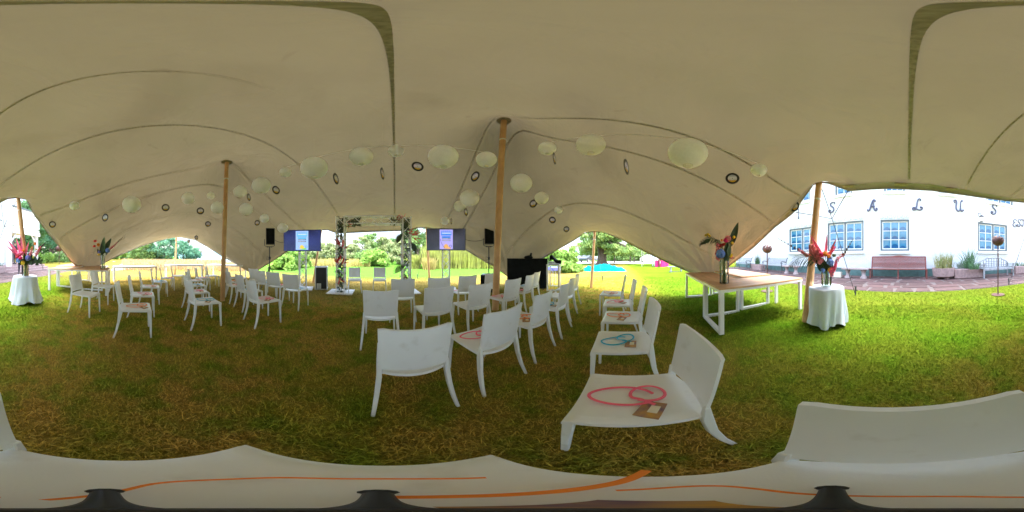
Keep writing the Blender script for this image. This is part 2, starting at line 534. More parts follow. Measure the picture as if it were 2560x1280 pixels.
def wood_plank_mat():
    m = bpy.data.materials.new('plank')
    m.use_nodes = True
    nt = m.node_tree
    b = nt.nodes['Principled BSDF']
    b.inputs['Roughness'].default_value = 0.5
    tc = nt.nodes.new('ShaderNodeTexCoord')
    oi = nt.nodes.new('ShaderNodeObjectInfo')
    mp = nt.nodes.new('ShaderNodeMapping')
    mp.inputs['Scale'].default_value = (14, 1.0, 6)
    cm = nt.nodes.new('ShaderNodeCombineXYZ')
    lnk(nt, oi.outputs['Random'], cm.inputs['X'])
    lnk(nt, tc.outputs['Object'], mp.inputs['Vector'])
    va = nt.nodes.new('ShaderNodeVectorMath')
    va.operation = 'MULTIPLY_ADD'
    lnk(nt, cm.outputs[0], va.inputs[0])
    va.inputs[1].default_value = (40, 40, 40)
    lnk(nt, mp.outputs[0], va.inputs[2])
    n = nt.nodes.new('ShaderNodeTexNoise')
    n.inputs['Scale'].default_value = 1.6
    n.inputs['Detail'].default_value = 6
    lnk(nt, va.outputs[0], n.inputs['Vector'])
    mx = nt.nodes.new('ShaderNodeMix')
    mx.data_type = 'RGBA'
    mx.inputs['A'].default_value = (0.40, 0.21, 0.095, 1)
    mx.inputs['B'].default_value = (0.62, 0.37, 0.19, 1)
    mr = nt.nodes.new('ShaderNodeMapRange')
    mr.inputs['From Min'].default_value = 0.3
    mr.inputs['From Max'].default_value = 0.7
    lnk(nt, n.outputs['Fac'], mr.inputs['Value'])
    lnk(nt, mr.outputs['Result'], mx.inputs['Factor'])
    lnk(nt, mx.outputs['Result'], b.inputs['Base Color'])
    return m
MAT['plank'] = wood_plank_mat()

def emit_screen(name, bgcol):
    m = bpy.data.materials.new(name)
    m.use_nodes = True
    b = m.node_tree.nodes['Principled BSDF']
    b.inputs['Base Color'].default_value = (0.01, 0.01, 0.012, 1)
    b.inputs['Roughness'].default_value = 0.22
    n = m.node_tree.nodes.new('ShaderNodeTexNoise')
    n.inputs['Scale'].default_value = 2.4
    n.inputs['Detail'].default_value = 0
    tc = m.node_tree.nodes.new('ShaderNodeTexCoord')
    lnk(m.node_tree, tc.outputs['Object'], n.inputs['Vector'])
    mx = m.node_tree.nodes.new('ShaderNodeMix')
    mx.data_type = 'RGBA'
    mx.inputs['A'].default_value = (*[c * 0.2 for c in bgcol], 1)
    mx.inputs['B'].default_value = (*[min(1, c * 1.9) for c in bgcol], 1)
    lnk(m.node_tree, n.outputs['Fac'], mx.inputs['Factor'])
    lnk(m.node_tree, mx.outputs['Result'], b.inputs['Emission Color'])
    b.inputs['Emission Strength'].default_value = 0.055
    return m
def emit(name, col, s=0.35):
    m = bpy.data.materials.new(name)
    m.use_nodes = True
    b = m.node_tree.nodes['Principled BSDF']
    b.inputs['Base Color'].default_value = (0.01, 0.01, 0.01, 1)
    b.inputs['Roughness'].default_value = 0.25
    b.inputs['Emission Color'].default_value = (*col, 1)
    b.inputs['Emission Strength'].default_value = s
    return m

# ------------------------------------------------------------------ mesh helpers
class MB:
    def __init__(s): s.v = []; s.f = []
    def add(s, vs, fs):
        o = len(s.v)
        s.v.extend([tuple(p) for p in vs])
        s.f.extend([tuple(i + o for i in f) for f in fs])
        return s
    def box(s, c, size, rz=0.0, M4=None):
        x, y, z = [k / 2 for k in size]
        vs = [(-x, -y, -z), (x, -y, -z), (x, y, -z), (-x, y, -z), (-x, -y, z), (x, -y, z), (x, y, z), (-x, y, z)]
        if rz:
            ca, sa = math.cos(rz), math.sin(rz)
            vs = [(a * ca - b * sa, a * sa + b * ca, q) for a, b, q in vs]
        if M4 is not None: vs = [tuple(M4 @ Vector(p)) for p in vs]
        vs = [(a + c[0], b + c[1], q + c[2]) for a, b, q in vs]
        return s.add(vs, [(0, 3, 2, 1), (4, 5, 6, 7), (0, 1, 5, 4), (1, 2, 6, 5), (2, 3, 7, 6), (3, 0, 4, 7)])
    def tube(s, pts, rad, n=8, cap=True, flat=None):
        pts = [Vector(p) for p in pts]
        m = len(pts)
        rad = rad if isinstance(rad, (list, tuple)) else [rad] * m
        rings = []
        ref = None
        for i in range(m):
            t = (pts[min(i + 1, m - 1)] - pts[max(i - 1, 0)])
            t = t.normalized() if t.length > 1e-9 else Vector((0, 0, 1))
            if ref is None:
                ref = Vector((0, 0, 1)) if abs(t.z) < 0.9 else Vector((1, 0, 0))
            a = (ref - t * ref.dot(t))
            a = a.normalized() if a.length > 1e-6 else t.orthogonal().normalized()
            b = t.cross(a)
            ref = a
            fa = flat if flat else 1.0
            rings.append([pts[i] + (a * math.cos(2 * PI * k / n) * fa + b * math.sin(2 * PI * k / n)) * rad[i] for k in range(n)])
        vs = [p for r in rings for p in r]
        fs = [(i * n + k, i * n + (k + 1) % n, (i + 1) * n + (k + 1) % n, (i + 1) * n + k) for i in range(m - 1) for k in range(n)]
        if cap:
            fs.append(tuple(range(n))[::-1])
            fs.append(tuple((m - 1) * n + k for k in range(n)))
        return s.add(vs, fs)
    def lathe(s, prof, n=24, c=(0, 0, 0)):
        vs = [(c[0] + r * math.cos(2 * PI * k / n), c[1] + r * math.sin(2 * PI * k / n), c[2] + z) for r, z in prof for k in range(n)]
        m = len(prof)
        fs = [(i * n + k, i * n + (k + 1) % n, (i + 1) * n + (k + 1) % n, (i + 1) * n + k) for i in range(m - 1) for k in range(n)]
        return s.add(vs, fs)
    def sphere(s, c, r, nu=12, nv=8, sq=1.0, jit=0.0):
        vs = []
        for j in range(nv + 1):
            th = PI * j / nv
            for k in range(nu):
                q = r * (1 + (random.uniform(-jit, jit) if jit else 0))
                vs.append((c[0] + q * math.sin(th) * math.cos(2 * PI * k / nu), c[1] + q * math.sin(th) * math.sin(2 * PI * k / nu), c[2] + q * sq * math.cos(th)))
        fs = [(j * nu + k, (j + 1) * nu + k, (j + 1) * nu + (k + 1) % nu, j * nu + (k + 1) % nu) for j in range(nv) for k in range(nu)]
        return s.add(vs, fs)
    def grid(s, fn, nu, nv, thick=None):
        vs = [fn(i / nu, j / nv) for j in range(nv + 1) for i in range(nu + 1)]
        w = nu + 1
        fs = [(j * w + i, j * w + i + 1, (j + 1) * w + i + 1, (j + 1) * w + i) for j in range(nv) for i in range(nu)]
        if thick is None: return s.add(vs, fs)
        back = [tuple(Vector(p) + Vector(thick)) for p in vs]
        o = len(vs)
        fs2 = [tuple(o + i for i in f[::-1]) for f in fs]
        rim = [i for i in range(w)] + [j * w + nu for j in range(1, nv + 1)] + [nv * w + i for i in range(nu - 1, -1, -1)] + [j * w for j in range(nv - 1, 0, -1)]
        side = [(rim[k], o + rim[k], o + rim[(k + 1) % len(rim)], rim[(k + 1) % len(rim)]) for k in range(len(rim))]
        return s.add(vs + back, fs + fs2 + side)
    def prism(s, poly, z0, z1):
        n = len(poly)
        vs = [(x, y, z0) for x, y in poly] + [(x, y, z1) for x, y in poly]
        fs = [tuple(range(n))[::-1], tuple(n + i for i in range(n))] + [(i, (i + 1) % n, n + (i + 1) % n, n + i) for i in range(n)]
        return s.add(vs, fs)
    def mesh(s, name, mat, smooth=False, bevel=0):
        me = bpy.data.meshes.new(name)
        me.from_pydata(s.v, [], s.f)
        if bevel:
            bm = bmesh.new()
            bm.from_mesh(me)
            bmesh.ops.bevel(bm, geom=bm.edges[:], offset=bevel, segments=1, affect='EDGES', profile=0.6, clamp_overlap=True)
            bm.to_mesh(me)
            bm.free()
        if isinstance(mat, str): mat = MAT[mat]
        me.materials.append(mat)
        if smooth:
            me.polygons.foreach_set('use_smooth', [True] * len(me.polygons))
            try: me.set_sharp_from_angle(angle=R(50))
            except Exception: pass
        me.update()
        return me

def tag(o, label=None, cat=None, group=None, kind=None):
    if label: o['label'] = label
    if cat: o['category'] = cat
    if group: o['group'] = group
    if kind: o['kind'] = kind
    return o
def obj(name, me, parent=None, loc=None, rz=None):
    o = bpy.data.objects.new(name, me)
    COL.objects.link(o)
    if parent: o.parent = parent
    if loc is not None: o.location = loc
    if rz is not None: o.rotation_euler = (0, 0, rz)
    return o
def thing(name, label, cat, loc=(0, 0, 0), rz=0.0, group=None):
    o = bpy.data.objects.new(name, None)
    COL.objects.link(o)
    o.empty_display_size = 0.1
    o.location = loc
    o.rotation_euler = (0, 0, rz)
    return tag(o, label, cat, group)
def npmesh(name, verts, faces, mat, smooth=False):
    verts = np.asarray(verts, dtype=np.float32)
    faces = np.asarray(faces, dtype=np.int32)
    me = bpy.data.meshes.new(name)
    k = faces.shape[1]
    me.vertices.add(len(verts))
    me.vertices.foreach_set('co', verts.ravel())
    me.loops.add(faces.size)
    me.loops.foreach_set('vertex_index', faces.ravel())
    me.polygons.add(len(faces))
    me.polygons.foreach_set('loop_start', np.arange(0, faces.size, k, dtype=np.int32))
    if smooth: me.polygons.foreach_set('use_smooth', np.ones(len(faces), dtype=bool))
    me.materials.append(MAT[mat] if isinstance(mat, str) else mat)
    me.update(calc_edges=True)
    return me
def catmull(pts, n=6):
    pts = [Vector(p) for p in pts]
    out = []
    for i in range(len(pts) - 1):
        p0, p1, p2, p3 = pts[max(i - 1, 0)], pts[i], pts[i + 1], pts[min(i + 2, len(pts) - 1)]
        for k in range(n):
            t = k / n
            out.append(0.5 * ((2 * p1) + (p2 - p0) * t + (2 * p0 - 5 * p1 + 4 * p2 - p3) * t * t + (3 * p1 - p0 - 3 * p2 + p3) * t ** 3))
    out.append(pts[-1])
    return out
# ================================================================== THE SETTING
def build_ground():
    radii = [0.0] + list(np.geomspace(0.25, 1400, 130))
    n = 160
    vs = [(0, 0, float(gz(0, 0)))]
    for r in radii[1:]:
        for k in range(n):
            a = 2 * PI * k / n
            x, y = r * math.cos(a), r * math.sin(a)
            vs.append((x, y, float(gz(x, y))))
    fs = [(0, 1 + k, 1 + (k + 1) % n) for k in range(n)]
    for i in range(len(radii) - 2):
        o = 1 + i * n
        for k in range(n):
            fs.append((o + k, o + n + k, o + n + (k + 1) % n, o + (k + 1) % n))
    me = bpy.data.meshes.new('lawn')
    me.from_pydata(vs, [], fs)
    me.materials.append(MAT['lawn'])
    me.polygons.foreach_set('use_smooth', [True] * len(me.polygons))
    tag(obj('lawn', me), kind='structure')
build_ground()

def sheet(name, poly, z, mat, kind='structure'):
    vs = [(x, y, float(gz(x, y)) + z) for x, y in poly]
    mb = MB().add(vs, [tuple(range(len(vs)))])
    return tag(obj(name, mb.mesh(name, mat)), kind=kind)

DW = 8.6                                   # the house wall stands this far behind the camera
EDGE = -4.95                               # where lawn meets paving
def build_paving():
    mb = MB()
    def f(i, j):
        v = -13 + 27 * i
        u = EDGE - (DW + EDGE) * j - 0.0
        x, y = uv2xy(u, v)
        return (x, y, float(gz(x, y)) + 0.004)
    mb.grid(f, 60, 10)
    root = tag(obj('pavement', mb.mesh('pavement', 'mortar')), kind='structure')
    u = EDGE - 0.02
    row = 0
    while u > -DW + 0.2:
        dep = random.uniform(0.5, 0.72)
        dep = min(dep, u + DW - 0.02)
        v = -12.8 + random.uniform(0, 0.5)
        while v < 13.5:
            w = random.uniform(0.5, 1.15)
            j = lambda: random.uniform(0.008, 0.05)
            k = 0.09
            poly = [(u - j(), v + j() + random.uniform(0, k)), (u - j(), v + w - j() - random.uniform(0, k)),
                    (u - dep + j(), v + w - j() - random.uniform(0, k)), (u - dep + j(), v + j() + random.uniform(0, k))]
            if random.random() < 0.4:
                poly.insert(2, (u - dep * random.uniform(0.3, 0.7), v + w - random.uniform(-0.03, 0.06)))
            xy = [uv2xy(a, b) for a, b in poly]
            xy = xy[::-1]
            g = max(float(gz(*p)) for p in xy)
            m = MB().prism(xy, g - 0.02, g + 0.012 + random.uniform(0, 0.008))
            obj('paving_stone', m.mesh('paving_stone', 'paving', bevel=0.006), root)
            v += w
        u -= dep
        row += 1
build_paving()

# ------------------------------------------------------------------ the white house
BASEZ = 0.15
hx, hy = uv2xy(-DW, 0)
HOUSE = thing('white_house', 'white painted brick house with dark framed windows and black iron letters', 'house', (hx, hy, BASEZ), -AX)
def wallpt(px, py):                        # picture point -> (along wall, height) on the wall plane
    a = az(px)
    d = DW / math.cos(a - R(139))
    return d * math.cos(a - R(49)), H + d * math.tan(el(py)) - BASEZ
V0, V1 = -7.9, 15.0
wins = [(1973, 2042, 572, 630, 2, 3, 2), (2069, 2159, 553, 627, 2, 3, 2), (2201, 2273, 549, 628, 3, 3, 1), (2445, 2518, 557, 627, 2, 3, 2)]
ups = [(1990, 2025, 505, 2, 2, 1), (2088, 2130, 487, 2, 3, 1), (2210, 2262, 480, 3, 3, 1), (2346, 2391, 485, 2, 3, 1), (2466, 2532, 509, 2, 3, 2)]
rects = []
for x0, x1, y0, y1, nx, ny, nc in wins:
    va, _ = wallpt(x0, 600); vb, _ = wallpt(x1, 600)
    xm = (x0 + x1) / 2
    _, zt = wallpt(xm, y0); _, zb = wallpt(xm, y1)
    rects.append([min(va, vb), max(va, vb), zb, zt, nx, ny, nc, False])
zr = [r[2] for r in rects]
for r in rects: r[2] = sum(zr) / 4 * 0.6 + r[2] * 0.4
zr = [r[3] for r in rects]
for r in rects: r[3] = sum(zr) / 4 * 0.5 + r[3] * 0.5
for x0, x1, yb, nx, ny, nc in ups:
    va, _ = wallpt(x0, 500); vb, _ = wallpt(x1, 500)
    _, zb = wallpt((x0 + x1) / 2, yb)
    rects.append([min(va, vb), max(va, vb), zb, zb + 1.35, nx, ny, nc, True])
HT = 7.4
def wall_with_holes():
    xs = sorted(set([V0, V1] + [r[0] for r in rects] + [r[1] for r in rects]))
    zs = sorted(set([-0.6, HT] + [r[2] for r in rects] + [r[3] for r in rects]))
    mb = MB()
    for i in range(len(xs) - 1):
        for j in range(len(zs) - 1):
            cx, cz = (xs[i] + xs[i + 1]) / 2, (zs[j] + zs[j + 1]) / 2
            if any(r[0] < cx < r[1] and r[2] < cz < r[3] for r in rects): continue
            mb.add([(xs[i], 0, zs[j]), (xs[i + 1], 0, zs[j]), (xs[i + 1], 0, zs[j + 1]), (xs[i], 0, zs[j + 1])], [(0, 3, 2, 1)])
    for r in rects:                        # reveals
        a, b, c, d = r[:4]
        e = -0.16
        mb.add([(a, 0, c), (a, e, c), (a, e, d), (a, 0, d)], [(0, 1, 2, 3)])
        mb.add([(b, 0, c), (b, e, c), (b, e, d), (b, 0, d)], [(3, 2, 1, 0)])
        mb.add([(a, 0, d), (a, e, d), (b, e, d), (b, 0, d)], [(0, 1, 2, 3)])
        mb.add([(a, 0, c), (a, e, c), (b, e, c), (b, 0, c)], [(3, 2, 1, 0)])
    dp = -8.0                              # gables and rear
    mb.add([(V0, 0, -0.6), (V0, dp, -0.6), (V0, dp, HT), (V0, 0, HT)], [(0, 1, 2, 3)])
    mb.add([(V1, 0, -0.6), (V1, dp, -0.6), (V1, dp, HT), (V1, 0, HT)], [(3, 2, 1, 0)])
    mb.add([(V0, dp, -0.6), (V1, dp, -0.6), (V1, dp, HT), (V0, dp, HT)], [(0, 1, 2, 3)])
    for x in (V0, V1):
        mb.add([(x, 0, HT), (x, dp, HT), (x, dp / 2, HT + 3.4)], [(0, 1, 2)])
    return mb
obj('wall', wall_with_holes().mesh('wall', 'whitebrick'), HOUSE)
rb = MB()
rb.add([(V0 - .3, .4, HT - .1), (V1 + .3, .4, HT - .1), (V1 + .3, -4, HT + 3.6), (V0 - .3, -4, HT + 3.6)], [(0, 1, 2, 3)])
rb.add([(V0 - .3, -8.4, HT - .1), (V1 + .3, -8.4, HT - .1), (V1 + .3, -4, HT + 3.6), (V0 - .3, -4, HT + 3.6)], [(3, 2, 1, 0)])
obj('roof', rb.mesh('roof', 'roof'), HOUSE)
pl = MB().box(((V0 + V1) / 2, 0.015, 0.10), (V1 - V0, 0.03, 0.66))
obj('plinth', pl.mesh('plinth', 'plinth'), HOUSE)

for ri, r in enumerate(rects):
    a, b, c, d, nx, ny, nc, upper = r
    fw = 0.085
    f = MB()
    y0 = -0.09
    f.box(((a + b) / 2, y0, c + fw / 2), (b - a, 0.12, fw)).box(((a + b) / 2, y0, d - fw / 2), (b - a, 0.12, fw))
    f.box((a + fw / 2, y0, (c + d) / 2), (fw, 0.12, d - c - 2 * fw)).box((b - fw / 2, y0, (c + d) / 2), (fw, 0.12, d - c - 2 * fw))
    if nc == 2: f.box(((a + b) / 2, y0, (c + d) / 2), (0.09, 0.12, d - c - 2 * fw))
    win = obj('window', f.mesh('window', 'slate'), HOUSE)
    sm = MB().box(((a + b) / 2, 0.04, c - 0.075), (b - a + 0.12, 0.16, 0.15))
    obj('sill', sm.mesh('sill', 'whitepaint'), win)
    bays = [(a + fw, b - fw)] if nc == 1 else [(a + fw, (a + b) / 2 - 0.045), ((a + b) / 2 + 0.045, b - fw)]
    z0, z1 = c + fw, d - fw
    for s0, s1 in bays:
        s = MB()
        t = 0.055
        s.box(((s0 + s1) / 2, y0 - .01, z0 + t / 2), (s1 - s0, 0.05, t)).box(((s0 + s1) / 2, y0 - .01, z1 - t / 2), (s1 - s0, 0.05, t))
        s.box((s0 + t / 2, y0 - .01, (z0 + z1) / 2), (t, 0.05, z1 - z0 - 2 * t)).box((s1 - t / 2, y0 - .01, (z0 + z1) / 2), (t, 0.05, z1 - z0 - 2 * t))
        ix0, ix1, iz0, iz1 = s0 + t, s1 - t, z0 + t, z1 - t
        mw = 0.032
        pw = (ix1 - ix0 - mw * (nx - 1)) / nx
        ph = (iz1 - iz0 - mw * (ny - 1)) / ny
        for k in range(1, nx): s.box((ix0 + k * (pw + mw) - mw / 2, y0 - .01, (iz0 + iz1) / 2), (mw, 0.045, iz1 - iz0))
        for k in range(1, ny):
            for q in range(nx):
                s.box((ix0 + q * (pw + mw) + pw / 2, y0 - .01, iz0 + k * (ph + mw) - mw / 2), (pw, 0.04, mw))
        obj('sash', s.mesh('sash', 'whitepaint'), win)
        for q in range(nx):
            for k in range(ny):
                pm = MB().box((ix0 + q * (pw + mw) + pw / 2, y0 - 0.02, iz0 + k * (ph + mw) + ph / 2), (pw + 0.004, 0.012, ph + 0.004))
                obj('pane', pm.mesh('pane', 'pane'), win)
    if upper and ri > 4:                   # small painted shield in the upper windows
        cx, cz = (a * .72 + b * .28), c + 0.48
        sh = MB().prism([(-.17, .2), (.17, .2), (.16, -.02), (0, -.22), (-.16, -.02)], 0, 0.015)
        sh.v = [(x + cx, -0.04 - z, y + cz) for x, y, z in sh.v]
        obj('shield', sh.mesh('shield', 'orangeflower'), win)
        sh2 = MB().tube([(cx - .17, -.035, cz + .2), (cx + .17, -.035, cz + .2), (cx + .16, -.035, cz - .02), (cx, -.035, cz - .22), (cx - .16, -.035, cz - .02), (cx - .17, -.035, cz + .2)], .016, 5)
        obj('shield_rim', sh2.mesh('shield_rim', 'slate'), win)

# iron letters
LET = {
    'S': [[(.78, .80), (.80, .95), (.66, 1.03), (.44, 1.0), (.30, .86), (.34, .68), (.54, .54), (.68, .38), (.66, .14), (.46, 0), (.20, .02), (.08, .16), (.18, .28), (.28, .20)]],
    'A': [[(.14, .16), (.06, .08), (.14, -.02), (.26, .06), (.34, .26), (.46, .66), (.60, .98), (.74, 1.04), (.80, .92)], [(.62, .98), (.66, .55), (.72, .16), (.86, 0), (1.0, .06), (.96, .18)], [(.34, .40), (.70, .38)]],
    'L': [[(.70, .84), (.80, .96), (.68, 1.06), (.54, .98), (.46, .70), (.40, .30), (.26, .04), (.08, .04), (.06, .18), (.22, .22), (.42, .08), (.70, 0), (.92, .10), (.94, .24), (.80, .26)]],
    'U': [[(.16, .78), (.04, .84), (.06, 1.0), (.22, 1.02), (.30, .86), (.26, .46), (.28, .14), (.46, 0), (.64, .10), (.70, .40), (.72, .90), (.84, 1.02)], [(.70, .40), (.74, .10), (.88, 0), (.96, .10)]],
    'E': [[(.75, .82), (.72, .98), (.45, 1.0), (.22, .86), (.28, .62), (.52, .54), (.25, .48), (.12, .25), (.28, .02), (.60, 0), (.78, .16), (.66, .26)]],
    'T': [[(.05, .80), (.12, 1.0), (.45, .95), (.85, 1.02), (.95, .9)], [(.5, .95), (.5, .2), (.36, 0), (.2, .08), (.26, .2)]],
}
def letter(ch, px, py, h, wgt=0.035):
    v, z = wallpt(px, py)
    mb = MB()
    for st in LET[ch]:
        pts = catmull([(v + (0.5 - x) * h * 0.92, 0.045, z + (y - 0.5) * h) for x, y in st], 5)
        n = len(pts)
        rad = [wgt * (0.75 + 0.45 * math.sin(PI * i / (n - 1)) ** 2) for i in range(n)]
        mb.tube(pts, rad, 6)
        mb.sphere(pts[-1], wgt * 1.5, 8, 6)
    obj('letter', mb.mesh('letter', 'letterpaint', smooth=True), HOUSE)
for ch, px, py in (('S', 2081, 519), ('A', 2180, 514), ('L', 2294, 512), ('U', 2396, 515), ('S', 2485, 524)):
    letter(ch, px, py, 0.62, 0.040)
for ch, px in (('E', 2537), ('S', 2547), ('T', 2557)):
    letter(ch, px, 558, 0.50, 0.028)
# wall anchor beside the first letter
v, z = wallpt(1997, 533)
wa = MB().tube([(v, .05, z - .33), (v, .05, z + .33)], .022, 6)
for k in range(-3, 4): wa.sphere((v, .05, z + k * .085), .045 if k % 2 else .032, 8, 6, sq=.6)
wa.sphere((v, .05, z - .36), .06, 8, 6)
obj('wall_anchor', wa.mesh('wall_anchor', 'letterpaint', smooth=True), HOUSE)
# plaster scrolls over the windows
for r in rects[:3]:
    a, b, d = r[0], r[1], r[3]
    mb = MB()
    w = b - a
    cxm = (a + b) / 2
    for sgn in (-1, 1):
        for k in range(3):
            x0 = cxm + sgn * w * (0.10 + 0.15 * k)
            rr = 0.10 - 0.012 * k
            pts = [(x0 + sgn * (0.05 + rr * math.cos(t) * (1 - t / 9)), 0.03, d + 0.17 + rr * math.sin(t) * (1 - t / 9)) for t in np.linspace(-2.6, 4.2, 22)]
            mb.tube(pts, .014, 5)
            mb.tube([(x0, .03, d + .08), (x0 + sgn * .10, .03, d + .05), (x0 + sgn * .22, .03, d + .12), (x0 + sgn * .26, .03, d + .2)], .013, 5)
        mb.tube([(cxm, .03, d + .06), (cxm + sgn * .06, .03, d + .2), (cxm + sgn * .03, .03, d + .34)], .015, 5)
    obj('scroll_ornament', mb.mesh('scroll_ornament', 'scroll'), HOUSE)
# wall lantern
v, z = wallpt(2447, 548)
wl = MB().tube([(v + .05, .02, z + .35), (v, .22, z + .3), (v - .03, .3, z + .14)], .018, 6)
wl.tube([(v + .04, .05, z + .38), (v + .1, .18, z + .22), (v, .12, z + .02)], .014, 6)
lan = obj('wall_lantern', wl.mesh('wall_lantern', 'iron'), HOUSE)
ln = MB().lathe([(.09, -.20), (.15, .08), (.17, .09), (.05, .20), (.0, .22)], 6, (v - .03, .3, z - .02))
obj('lantern_housing', ln.mesh('lantern_housing', 'iron'), lan)
lg = MB().lathe([(.097, -.17), (.150, .06)], 6, (v - .03, .3, z - .02))
obj('lantern_glass', lg.mesh('lantern_glass', 'whitepaint'), lan)

# veranda at the far end of the house
def veranda():
    t = thing('veranda', 'white wooden veranda with balcony rail and dark porch at the end of the house', 'veranda', (hx, hy, BASEZ), -AX)
    va, vb = -7.92, -12.0
    obj('post', MB().box((-8.25, -.1, 2.5), (.55, .5, 5.6)).mesh('post', 'whitepaint', bevel=.02), t)
    obj('post', MB().box((-11.85, -.1, 1.7), (.26, .26, 3.4)).mesh('post', 'whitepaint', bevel=.02), t)
    obj('balcony_floor', MB().box((-10.3, -1.5, 3.28), (3.5, 3.2, .22)).mesh('balcony_floor', 'whitepaint'), t)
    obj('beam', MB().box((-10.3, .16, 2.98), (3.4, .14, .3)).mesh('beam', 'whitepaint'), t)
    for x, s in ((-8.6, -1), (-11.6, 1)):
        obj('bracket', MB().tube([(x, .0, 2.2), (x + s * .6, .0, 2.95)], .07, 6).mesh('bracket', 'whitepaint'), t)
    obj('handrail', MB().box((-10.3, .1, 4.95), (3.55, .14, .12)).mesh('handrail', 'slate'), t)
    obj('lower_rail', MB().box((-10.3, .1, 3.55), (3.45, .10, .12)).mesh('lower_rail', 'whitepaint'), t)
    me = MB().box((0, 0, 0), (.155, .035, 1.28)).mesh('baluster', 'whitepaint')
    for k in range(19):
        o = obj('baluster', me, t, loc=(-8.68 - k * .182, .1, 4.25))
    obj('side_rail', MB().box((-12.0, -1.4, 4.25), (.05, 3.0, 1.3)).mesh('side_rail', 'whitepaint'), t)
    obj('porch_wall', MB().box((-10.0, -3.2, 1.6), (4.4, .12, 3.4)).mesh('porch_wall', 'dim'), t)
    for k in range(3):
        st = obj('step', MB().box((-9.9, .95 - .36 * k, -.05 + .16 * k), (5.2, .36, .16)).mesh('step', 'pinkstone', bevel=.01), t)
    obj('porch_floor', MB().box((-9.9, -1.55, .36), (5.2, 3.2, .20)).mesh('porch_floor', 'pinkstone'), t)
    dr = MB().box((-9.4, -3.1, 1.5), (1.2, .1, 2.2))
    obj('door', dr.mesh('door', 'leafdark'), t)
    rl = MB()
    for k in range(7): rl.box((-10.6 - .18 * k, -.4, .9), (.05, .05, .9))
    rl.box((-11.15, -.4, 1.38), (1.4, .08, .06))
    obj('porch_rail', rl.mesh('porch_rail', 'greywood'), t)
veranda()

# ------------------------------------------------------------------ vegetation
def leaf_cloud(centers, radii, per, size, droop=0.0, squash=0.75):
    C = np.repeat(np.asarray(centers, float), per, 0)
    Rr = np.repeat(np.asarray(radii, float), per)
    n = len(C)
    d = rng.normal(size=(n, 3))
    d /= np.linalg.norm(d, axis=1)[:, None]
    rad = Rr * rng.uniform(0.35, 1.05, n)
    p = C + d * rad[:, None] * np.array([1, 1, squash])
    t1 = rng.normal(size=(n, 3)); t1[:, 2] -= droop
    t1 /= np.linalg.norm(t1, axis=1)[:, None]
    t2 = np.cross(t1, d + rng.normal(size=(n, 3)) * .5)
    t2 /= np.maximum(np.linalg.norm(t2, axis=1), 1e-6)[:, None]
    s = size * rng.uniform(0.5, 1.4, n)
    a = p + t1 * s[:, None]
    b = p + t2 * (s * .45)[:, None]
    c = p - t1 * s[:, None]
    e = p - t2 * (s * .45)[:, None]
    v = np.stack([a, b, c, e], 1).reshape(-1, 3)
    f = np.arange(n * 4).reshape(n, 4)
    return v, f
def tree(name, label, cat, px, d, h, r, mat, n=46, per=90, size=0.28, trunk=0.2, crown0=0.25, group=None, droop=0.0, lean=0.0, xy=None, shape='round'):
    x, y = xy if xy else D2(px, d)
    z0 = float(gz(x, y))
    t = thing(name, label, cat, (x, y, z0), random.uniform(0, 6), group)
    cs, rs = [], []
    for k in range(n):
        q = random.random()
        if shape == 'bush':
            zz = h * (0.05 + 0.85 * q)
            rr = r * math.sqrt(max(0.05, 1 - (zz / h) ** 2))
        elif shape == 'column':
            zz = h * (crown0 + (1 - crown0) * q)
            rr = r * (1 - 0.45 * q)
        else:
            zz = h * (crown0 + (1 - crown0) * q)
            w = (zz / h - crown0) / (1 - crown0)
            rr = r * math.sin(PI * min(1, (0.12 + 0.85 * w))) ** 0.6
        a = random.uniform(0, 2 * PI)
        q2 = math.sqrt(random.random())
        cs.append((rr * q2 * math.cos(a), rr * q2 * math.sin(a), zz * 0.95))
        rs.append(r * random.uniform(0.18, 0.36))
    tr = MB()
    if shape != 'bush' or h > 3:
        top = h * 0.8
        tr.tube([(0, 0, -.1), (lean * .2 + .04, 0, h * .2), (lean * .5, .05, h * .45), (lean, 0, top)], [trunk * 1.25, trunk, trunk * .7, trunk * .15], 8)
        for k in range(0, n, 4):
            c = cs[k]
            zb = min(c[2] * .75, h * .6)
            tr.tube([(lean * zb / h, 0, zb), (c[0] * .5, c[1] * .5, (zb + c[2]) / 2), c], [trunk * .35, trunk * .2, trunk * .06], 5)
    else:
        for k in range(0, n, 5):
            c = cs[k]
            tr.tube([(c[0] * .15, c[1] * .15, -.05), (c[0] * .6, c[1] * .6, c[2] * .5), c], [.03, .022, .01], 5)
    obj('trunk', tr.mesh('trunk', 'bark'), t)
    v, f = leaf_cloud(cs, rs, per, size, droop)
    v[:, 2] = np.maximum(v[:, 2], 0.02)
    obj('crown', npmesh('crown', v, f, mat), t)
    return t
TG = 'trees across the lawn'
# beyond the veranda
tree('broadleaf_tree', 'dark green broadleaf tree beside the white veranda', 'tree', 68, 26, 10, 3.4, 'f_dark', trunk=.35, group=TG, n=60)
tree('broadleaf_tree', 'dark tree with a bare double trunk behind the mesh globe torch', 'tree', 128, 34, 11, 4.6, 'f_blue', trunk=.5, crown0=.33, group=TG, n=70)
tree('broadleaf_tree', 'tall dark tree partly covered by the left tent corner', 'tree', 172, 38, 12, 5, 'f_dark', trunk=.45, crown0=.2, group=TG, n=70)
tree('broadleaf_tree', 'shaded tree standing far back between veranda and globe torch', 'tree', 100, 40, 12, 5, 'f_dark', trunk=.45, crown0=.1, group=TG, n=60)
tree('shrub', 'bright green low shrub bed beyond the lawn left of the tent corner', 'shrub', 108, 27, 1.5, 2.6, 'f_light', n=24, per=70, size=.2, shape='bush')
tree('shrub', 'dark low shrub under the trees behind the left tent corner', 'shrub', 160, 30, 1.8, 3.0, 'f_mid', n=24, per=70, size=.2, shape='bush')
